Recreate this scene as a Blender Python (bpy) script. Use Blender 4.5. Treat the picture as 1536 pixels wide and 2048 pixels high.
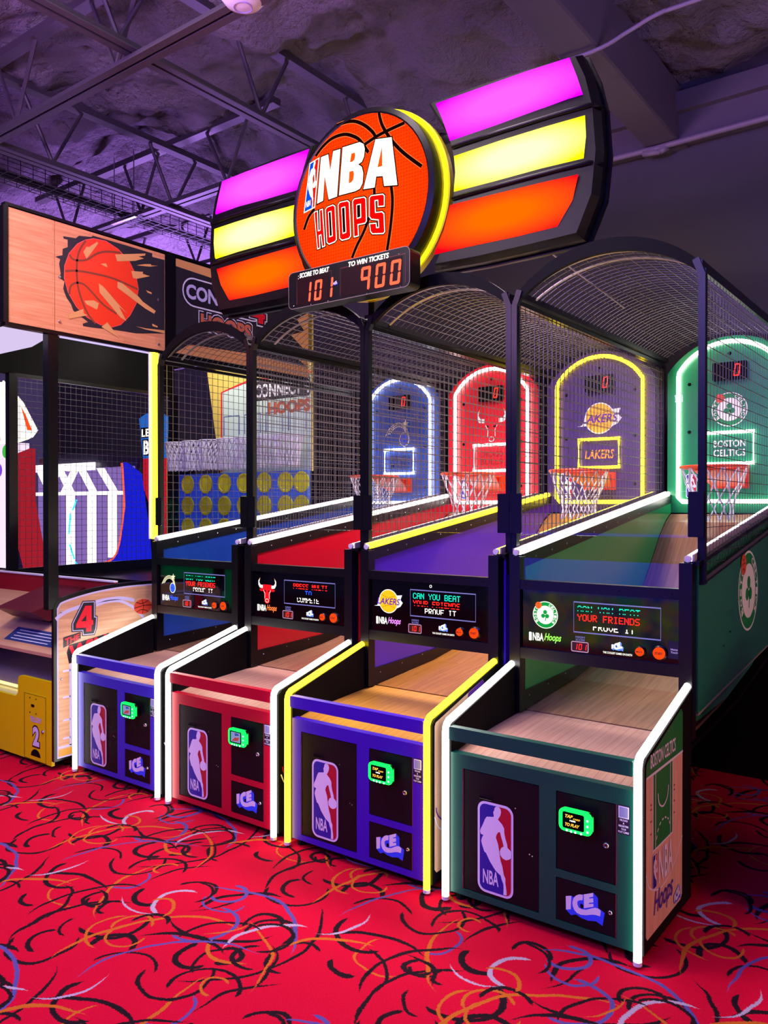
import bpy, math, random
from mathutils import Vector, noise
from mathutils.geometry import tessellate_polygon
for _o in list(bpy.data.objects): bpy.data.objects.remove(_o)
SC = bpy.context.scene
COL = SC.collection
R = random.Random(7)
# ------------------------------------------------------------------ camera
FPX = 1618.31
cam = bpy.data.cameras.new('camera'); camo = bpy.data.objects.new('camera', cam); COL.objects.link(camo)
cam.sensor_fit = 'VERTICAL'; cam.sensor_height = 24.0; cam.lens = FPX / 2048 * 24.0
cam.clip_start = .05; cam.clip_end = 60
camo.location = (4.4144, -2.7687, 1.6)
camo.rotation_euler = (math.pi / 2 - .0064, 0, .6456)
SC.camera = camo
# ------------------------------------------------------------------ world, light, exposure
SC.view_settings.view_transform = 'Standard'; SC.view_settings.look = 'None'
SC.view_settings.gamma = 1; SC.view_settings.use_curve_mapping = False
SC.view_settings.exposure = 0.15
SC.cycles.use_denoising = True
SC.cycles.max_bounces = 5; SC.cycles.diffuse_bounces = 3; SC.cycles.glossy_bounces = 3; SC.cycles.transparent_max_bounces = 16
SC.cycles.use_adaptive_sampling = True; SC.cycles.adaptive_threshold = .04; SC.cycles.adaptive_min_samples = 12
SC.cycles.sample_clamp_indirect = 4.0
wd = bpy.data.worlds.new('world'); SC.world = wd; wd.use_nodes = True
wd.node_tree.nodes['Background'].inputs[0].default_value = (.30, .20, .62, 1)
wd.node_tree.nodes['Background'].inputs[1].default_value = .14
def area(name, loc, size, power, col, rot=(0, 0, 0), sy=None):
    l = bpy.data.lights.new(name, 'AREA'); l.energy = power; l.color = col; l.size = size
    if sy: l.shape = 'RECTANGLE'; l.size_y = sy
    o = bpy.data.objects.new(name, l); o.location = loc; o.rotation_euler = rot; COL.objects.link(o); return o
_l = area('added_light_behind_sign', (2.0, 1.35, 3.54), .8, 100, (1.0, .82, .84)); _l.data.spread = math.radians(125)  # added light, kept behind the sign to reach decks and carpet
area('ceiling_light_over_row', (2.3, .2, 4.38), .8, 55, (1.0, .8, .86))
area('fill_light_over_row_left', (.9, -1.5, 4.3), 1.0, 105, (1.0, .84, .82))  # added fill without a fixture, placed to brighten the wooden header side
area('fill_light_right_aisle', (5.9, .9, 4.3), 1.2, 12, (1.0, .86, .9))  # added fill without a fixture for the nearest game's outer side
area('ceiling_light_front_aisle', (1.5, -4.2, 4.3), 1.4, 75, (.9, .6, 1.0))
area('blue_fill_light', (3.2, -3.9, 3.6), 1.0, 110, (.12, .12, 1.0), (math.radians(52), 0, 0))  # added blue fill without a fixture, tinting the game fronts
area('violet_wash_light', (-3.4, 3.6, 2.6), 1.2, 330, (.5, .24, 1.0), (math.radians(180), 0, 0))
area('violet_wash_light_front', (1.2, -3.2, 3.2), 1.2, 260, (.72, .36, 1.0), (math.radians(160), 0, 0))
area('violet_wash_light_right', (5.6, .6, 3.2), 1.0, 80, (.55, .34, 1.0), (math.radians(180), 0, 0))
# ------------------------------------------------------------------ helpers
def lin(c):
    if isinstance(c, str): c = [int(c[i:i + 2], 16) / 255 for i in (0, 2, 4)]
    return tuple(x / 12.92 if x <= .04045 else ((x + .055) / 1.055) ** 2.4 for x in c)
MATS = {}
def pm(name, col, rough=.5, metal=0., spec=.5, coat=0., bump=None):
    if name in MATS: return MATS[name]
    m = bpy.data.materials.new(name); m.use_nodes = True; b = m.node_tree.nodes['Principled BSDF']
    b.inputs['Base Color'].default_value = (*lin(col), 1); b.inputs['Roughness'].default_value = rough
    b.inputs['Metallic'].default_value = metal; b.inputs['Specular IOR Level'].default_value = spec
    b.inputs['Coat Weight'].default_value = coat
    if bump:
        nt = m.node_tree; n = nt.nodes.new('ShaderNodeTexNoise'); n.inputs['Scale'].default_value = bump[0]; n.inputs['Detail'].default_value = 4
        tc = nt.nodes.new('ShaderNodeTexCoord'); nt.links.new(tc.outputs['Object'], n.inputs['Vector'])
        bp = nt.nodes.new('ShaderNodeBump'); bp.inputs['Strength'].default_value = bump[1]; bp.inputs['Distance'].default_value = bump[2]
        nt.links.new(n.outputs['Fac'], bp.inputs['Height']); nt.links.new(bp.outputs['Normal'], b.inputs['Normal'])
    MATS[name] = m; return m
def em(name, col, s):
    if name in MATS: return MATS[name]
    m = bpy.data.materials.new(name); m.use_nodes = True; nt = m.node_tree; nt.nodes.remove(nt.nodes['Principled BSDF'])
    e = nt.nodes.new('ShaderNodeEmission'); e.inputs[0].default_value = (*lin(col), 1); e.inputs[1].default_value = s
    nt.links.new(e.outputs[0], nt.nodes['Material Output'].inputs[0]); MATS[name] = m; return m
def glass(name, tint=(1, 1, 1), refl=.025, rough=.02):
    if name in MATS: return MATS[name]
    m = bpy.data.materials.new(name); m.use_nodes = True; nt = m.node_tree; nt.nodes.remove(nt.nodes['Principled BSDF'])
    t = nt.nodes.new('ShaderNodeBsdfTransparent'); t.inputs[0].default_value = (*tint, 1)
    g = nt.nodes.new('ShaderNodeBsdfGlossy'); g.inputs['Roughness'].default_value = rough
    lw = nt.nodes.new('ShaderNodeLayerWeight'); pw = nt.nodes.new('ShaderNodeMath'); pw.operation = 'POWER'; pw.inputs[1].default_value = 4
    f = nt.nodes.new('ShaderNodeMath'); f.operation = 'MULTIPLY_ADD'; f.inputs[1].default_value = .9; f.inputs[2].default_value = refl
    nt.links.new(lw.outputs['Facing'], pw.inputs[0]); nt.links.new(pw.outputs[0], f.inputs[0])
    mx = nt.nodes.new('ShaderNodeMixShader')
    nt.links.new(f.outputs[0], mx.inputs[0]); nt.links.new(t.outputs[0], mx.inputs[1]); nt.links.new(g.outputs[0], mx.inputs[2])
    nt.links.new(mx.outputs[0], nt.nodes['Material Output'].inputs[0]); MATS[name] = m; return m
def wood(name, c1, c2, line, uv='yx', pl=.075, rough=.35, vary=.5, bl=.6):
    """laminate boards running along uv[0], laid side by side along uv[1], with fine grain"""
    if name in MATS: return MATS[name]
    m = bpy.data.materials.new(name); m.use_nodes = True; nt = m.node_tree; N = nt.nodes; L = nt.links; b = N['Principled BSDF']
    tc = N.new('ShaderNodeTexCoord'); sp = N.new('ShaderNodeSeparateXYZ'); L.new(tc.outputs['Object'], sp.inputs[0])
    cb = N.new('ShaderNodeCombineXYZ'); L.new(sp.outputs['xyz'.index(uv[0])], cb.inputs[0]); L.new(sp.outputs['xyz'.index(uv[1])], cb.inputs[1])
    mp = N.new('ShaderNodeMapping'); L.new(cb.outputs[0], mp.inputs[0]); mp.inputs['Scale'].default_value = (2.2, 34, 1)
    n = N.new('ShaderNodeTexNoise'); n.inputs['Scale'].default_value = 1.6; n.inputs['Detail'].default_value = 5; L.new(mp.outputs[0], n.inputs[0])
    cr = N.new('ShaderNodeValToRGB'); cr.color_ramp.elements[0].color = (*lin(c1), 1); cr.color_ramp.elements[1].color = (*lin(c2), 1)
    cr.color_ramp.elements[0].position = .3; cr.color_ramp.elements[1].position = .7; L.new(n.outputs['Fac'], cr.inputs[0])
    br = N.new('ShaderNodeTexBrick'); L.new(cb.outputs[0], br.inputs[0])
    br.inputs['Scale'].default_value = 1; br.inputs['Brick Width'].default_value = bl; br.inputs['Row Height'].default_value = pl
    br.inputs['Mortar Size'].default_value = .0012; br.inputs['Color1'].default_value = (1, 1, 1, 1)
    br.inputs['Color2'].default_value = (1 - .35 * vary, 1 - .4 * vary, 1 - .45 * vary, 1); br.inputs['Mortar'].default_value = (*line, 1)
    mx = N.new('ShaderNodeMix'); mx.data_type = 'RGBA'; mx.blend_type = 'MULTIPLY'; mx.inputs[0].default_value = 1
    L.new(cr.outputs[0], mx.inputs[6]); L.new(br.outputs[0], mx.inputs[7]); L.new(mx.outputs[2], b.inputs['Base Color'])
    b.inputs['Roughness'].default_value = rough; MATS[name] = m; return m
_TX = {}
def textgeo(body, bold=0., shear=0.):
    k = (body, bold, shear)
    if k in _TX: return _TX[k]
    c = bpy.data.curves.new('t', 'FONT'); c.body = body; c.size = 1; c.offset = bold; c.shear = shear; c.resolution_u = 3; c.fill_mode = 'FRONT'
    o = bpy.data.objects.new('t', c); COL.objects.link(o)
    dg = bpy.context.evaluated_depsgraph_get(); me = o.evaluated_get(dg).to_mesh()
    v = [(p.co.x, p.co.y) for p in me.vertices]; f = [tuple(q.vertices) for q in me.polygons]
    o.evaluated_get(dg).to_mesh_clear(); bpy.data.objects.remove(o); bpy.data.curves.remove(c)
    x0 = min(p[0] for p in v); x1 = max(p[0] for p in v); y0 = min(p[1] for p in v); y1 = max(p[1] for p in v)
    v = [((a - x0) / (x1 - x0), (b - y0) / (y1 - y0)) for a, b in v]
    _TX[k] = (v, f, (x1 - x0) / (y1 - y0)); return _TX[k]
def area2(p): return sum(p[i - 1][0] * p[i][1] - p[i][0] * p[i - 1][1] for i in range(len(p))) / 2
def inset(p, d):
    """move every edge of a polygon inwards by d"""
    if area2(p) < 0: p = p[::-1]
    n = len(p); out = []
    for i in range(n):
        a, b, c = Vector(p[i - 1]), Vector(p[i]), Vector(p[(i + 1) % n])
        e1 = (b - a).normalized(); e2 = (c - b).normalized(); n1 = Vector((-e1.y, e1.x)); n2 = Vector((-e2.y, e2.x))
        k = n1 + n2; q = k.dot(n1)
        if abs(q) < .35: q = .35
        out.append(tuple(b + k * (d / q)))
    return out
def rrect(x0, x1, z0, z1, r, n=5):
    out = []
    for cx, cz, a in ((x1 - r, z1 - r, 0), (x0 + r, z1 - r, 90), (x0 + r, z0 + r, 180), (x1 - r, z0 + r, 270)):
        for k in range(n + 1):
            t = math.radians(a + 90 * k / n); out.append((cx + r * math.cos(t), cz + r * math.sin(t)))
    return out
def circ(cx, cz, r, n=28, rz=None, a0=0, a1=360):
    m = n if abs(a1 - a0) == 360 else n + 1
    return [(cx + r * math.cos(math.radians(a0 + (a1 - a0) * k / n)), cz + (rz or r) * math.sin(math.radians(a0 + (a1 - a0) * k / n))) for k in range(m)]
def smoothpath(p, n=6):
    out = []
    for i in range(len(p) - 1):
        a = p[max(i - 1, 0)]; b = p[i]; c = p[i + 1]; d = p[min(i + 2, len(p) - 1)]
        for k in range(n):
            t = k / n
            out.append(tuple(.5 * (2 * b[j] + (c[j] - a[j]) * t + (2 * a[j] - 5 * b[j] + 4 * c[j] - d[j]) * t * t + (3 * b[j] - a[j] - 3 * c[j] + d[j]) * t ** 3) for j in range(len(b))))
    out.append(tuple(p[-1])); return out
def YP(y, s=-.0006): return lambda u, v, l=0: (u, y + s * l, v)        # plane facing -Y
def XP(x, s=.0006): return lambda u, v, l=0: (x + s * l, u, v)         # plane facing +X
def ZP(z, s=.0006): return lambda u, v, l=0: (u, v, z + s * l)
class MB:
    def __init__(s, mat=None): s.v = []; s.f = []; s.mi = []; s.mats = []; s.cur = 0; s.m(mat) if mat else None
    def m(s, mat):
        if mat not in s.mats: s.mats.append(mat)
        s.cur = s.mats.index(mat); return s
    def add(s, v, f):
        o = len(s.v); s.v += [tuple(p) for p in v]; s.f += [tuple(i + o for i in q) for q in f]; s.mi += [s.cur] * len(f); return s
    def box(s, x0, x1, y0, y1, z0, z1):
        v = [(x, y, z) for x in (x0, x1) for y in (y0, y1) for z in (z0, z1)]
        return s.add(v, [(0, 1, 3, 2), (4, 6, 7, 5), (0, 4, 5, 1), (2, 3, 7, 6), (0, 2, 6, 4), (1, 5, 7, 3)])
    def bbox(s, x0, x1, y0, y1, z0, z1, b=.004):
        """box with chamfered vertical and horizontal edges"""
        c = rrect(x0, x1, z0, z1, min(b, abs(x1 - x0) / 2.01, abs(z1 - z0) / 2.01), 1); return s.prism(c, 'y', y0, y1)
    def prism(s, poly, ax, a, b):
        n = len(poly)
        P = {'y': lambda u, v, w: (u, w, v), 'x': lambda u, v, w: (w, u, v), 'z': lambda u, v, w: (u, v, w)}[ax]
        v = [P(u, w, a) for u, w in poly] + [P(u, w, b) for u, w in poly]
        t = tessellate_polygon([[Vector((u, w, 0)) for u, w in poly]])
        f = [tuple(q) for q in t] + [tuple(i + n for i in q)[::-1] for q in t] + [(i, (i + 1) % n, (i + 1) % n + n, i + n) for i in range(n)]
        return s.add(v, f)
    def loft(s, rings, caps=True, closed=True):
        n = len(rings[0]); v = [p for r in rings for p in r]; f = []
        for k in range(len(rings) - 1):
            for i in range(n if closed else n - 1): f.append((k * n + i, k * n + (i + 1) % n, (k + 1) * n + (i + 1) % n, (k + 1) * n + i))
        if caps and closed: f.append(tuple(range(n))[::-1]); f.append(tuple((len(rings) - 1) * n + i for i in range(n)))
        return s.add(v, f)
    def tube(s, pts, r, n=8, closed=False, caps=True):
        P = [Vector(p) for p in pts]; N = len(P); rings = []; up = None
        for i in range(N):
            if closed: d = (P[(i + 1) % N] - P[i - 1])
            else: d = P[min(i + 1, N - 1)] - P[max(i - 1, 0)]
            d = d.normalized() if d.length > 1e-9 else Vector((0, 0, 1))
            if up is None:
                up = Vector((0, 0, 1)) if abs(d.z) < .9 else Vector((1, 0, 0))
            a = d.cross(up)
            if a.length < 1e-4: a = d.orthogonal()
            a.normalize(); b = a.cross(d).normalized(); up = b
            rr = r[i] if isinstance(r, (list, tuple)) else r
            rings.append([P[i] + (a * math.cos(2 * math.pi * k / n + .785) + b * math.sin(2 * math.pi * k / n + .785)) * rr for k in range(n)])
        if closed: rings.append(rings[0])
        return s.loft(rings, caps and not closed)
    def bar(s, a, b, w, h):
        """rectangular bar from a to b"""
        a = Vector(a); b = Vector(b); d = (b - a).normalized(); up = Vector((0, 0, 1)) if abs(d.z) < .95 else Vector((0, 1, 0))
        x = d.cross(up).normalized() * (w / 2); y = x.cross(d).normalized() * (h / 2)
        v = [p + i * x + j * y for p in (a, b) for i, j in ((-1, -1), (1, -1), (1, 1), (-1, 1))]
        return s.add(v, [(0, 1, 2, 3), (7, 6, 5, 4), (0, 4, 5, 1), (1, 5, 6, 2), (2, 6, 7, 3), (3, 7, 4, 0)])
    def wire(s, a, b, r):
        a = Vector(a); b = Vector(b); d = (b - a).normalized(); x = d.orthogonal().normalized() * r; y = d.cross(x).normalized() * r
        v = [p + q for p in (a, b) for q in (x, y, -x, -y)]
        return s.add(v, [(0, 4, 5, 1), (1, 5, 6, 2), (2, 6, 7, 3), (3, 7, 4, 0)])
    def flat(s, poly, fn, l=0, holes=()):
        loops = [[Vector((u, v, 0)) for u, v in q] for q in (poly, *holes)]; t = tessellate_polygon(loops)
        pts = [fn(p.x, p.y, l) for q in loops for p in q]; return s.add(pts, [tuple(q) for q in t])
    def ribbon(s, path, w, fn, l=0, closed=False):
        n = len(path); A = []; B = []
        for i in range(n):
            p = Vector(path[i]); q = Vector(path[(i + 1) % n] if closed else path[min(i + 1, n - 1)]); o = Vector(path[i - 1] if closed else path[max(i - 1, 0)])
            d = (q - o).normalized(); nn = Vector((-d.y, d.x)) * w / 2; A.append(p + nn); B.append(p - nn)
        v = [fn(p.x, p.y, l) for p in A + B]; f = [(i, (i + 1) % n, n + (i + 1) % n, n + i) for i in range(n if closed else n - 1)]
        return s.add(v, f)
    def text(s, body, x0, x1, z0, z1, fn, l=0, bold=.02, shear=0., quad=None):
        v, f, _ = textgeo(body, bold, shear)
        if quad:
            tl, tr, brr, bl = [Vector(q) for q in quad]
            P = [(bl * (1 - a) + brr * a) * (1 - b) + (tl * (1 - a) + tr * a) * b for a, b in v]
        else: P = [(x0 + (x1 - x0) * a, z0 + (z1 - z0) * b) for a, b in v]
        return s.add([fn(p[0], p[1], l) for p in P], f)
    def build(s, name, parent=None, smooth=False, kind=None, label=None, sub=None):
        me = bpy.data.meshes.new(name)
        o0 = sub or (0, 0, 0)
        me.from_pydata([(a - o0[0], b - o0[1], c - o0[2]) for a, b, c in s.v], [], s.f)
        for m in s.mats: me.materials.append(m)
        if len(s.mats) > 1: me.polygons.foreach_set('material_index', s.mi)
        if smooth: me.polygons.foreach_set('use_smooth', [True] * len(s.f))
        me.update()
        o = bpy.data.objects.new(name, me); COL.objects.link(o)
        if parent: o.parent = parent
        if kind: o['kind'] = kind
        if label: o['label'] = label
        return o
def tag(o, label, cat=None, group=None, kind=None):
    o['label'] = label
    if cat: o['category'] = cat
    if group: o['group'] = group
    if kind: o['kind'] = kind
    return o
def thing(name, loc, label, cat, group=None):
    o = bpy.data.objects.new(name, None); COL.objects.link(o); o.location = loc; o.empty_display_size = .1
    return tag(o, label, cat, group)
def icopy(o, loc, parent):
    c = o.copy(); c.location = loc; c.parent = parent; COL.objects.link(c); return c
PIX = {'A': '01110 10001 10001 11111 10001 10001 10001', 'B': '11110 10001 10001 11110 10001 10001 11110', 'C': '01110 10001 10000 10000 10000 10001 01110',
 'D': '11110 10001 10001 10001 10001 10001 11110', 'E': '11111 10000 10000 11110 10000 10000 11111', 'F': '11111 10000 10000 11110 10000 10000 10000',
 'I': '01110 00100 00100 00100 00100 00100 01110', 'L': '10000 10000 10000 10000 10000 10000 11111', 'M': '10001 11011 10101 10101 10001 10001 10001',
 'N': '10001 11001 10101 10101 10011 10001 10001', 'O': '01110 10001 10001 10001 10001 10001 01110', 'P': '11110 10001 10001 11110 10000 10000 10000',
 'R': '11110 10001 10001 11110 10100 10010 10001', 'S': '01111 10000 10000 01110 00001 00001 11110', 'T': '11111 00100 00100 00100 00100 00100 00100',
 'U': '10001 10001 10001 10001 10001 10001 01110', 'V': '10001 10001 10001 10001 10001 01010 00100', 'Y': '10001 10001 01010 00100 00100 00100 00100', ' ': '00000 ' * 7}
def ledtext(mb, body, x0, x1, z0, z1, fn, rows=range(7)):
    n = len(body) * 6 - 1; dx = (x1 - x0) / n; dz = (z1 - z0) / 7
    for ci, ch in enumerate(body):
        g = PIX[ch].split()
        for r in rows:
            for c in range(5):
                if g[r][c] == '1':
                    x = x0 + (ci * 6 + c) * dx; z = z1 - (r + 1) * dz
                    mb.flat([(x, z), (x + dx * .96, z), (x + dx * .96, z + dz * .9), (x, z + dz * .9)], fn, 1)
SEG = {'0': 'abcdef', '1': 'bc', '9': 'abcfg', '4': 'bcfg'}
def sevenseg(mb, s, x0, x1, z0, z1, fn, l=1, shear=.12, th=.105):
    n = len(s); cw = (x1 - x0) / n; h = z1 - z0; t = h * th
    for i, ch in enumerate(s):
        if ch == ' ': continue
        a = x0 + i * cw; w = cw * .66; zm = (z0 + z1) / 2; g = t * .18
        S = {'a': (a + g, a + w - g, z1 - t, z1), 'd': (a + g, a + w - g, z0, z0 + t), 'g': (a + g, a + w - g, zm - t / 2, zm + t / 2),
             'f': (a, a + t, zm + g, z1 - g), 'b': (a + w - t, a + w, zm + g, z1 - g), 'e': (a, a + t, z0 + g, zm - g), 'c': (a + w - t, a + w, z0 + g, zm - g)}
        for k in SEG[ch]:
            u0, u1, v0, v1 = S[k]; c = t * .3
            p = [(u0 + c, v0), (u1 - c, v0), (u1, v0 + c), (u1, v1 - c), (u1 - c, v1), (u0 + c, v1), (u0, v1 - c), (u0, v0 + c)]
            mb.flat([(u + (v - z0) * shear, v) for u, v in p], fn, l)
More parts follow.
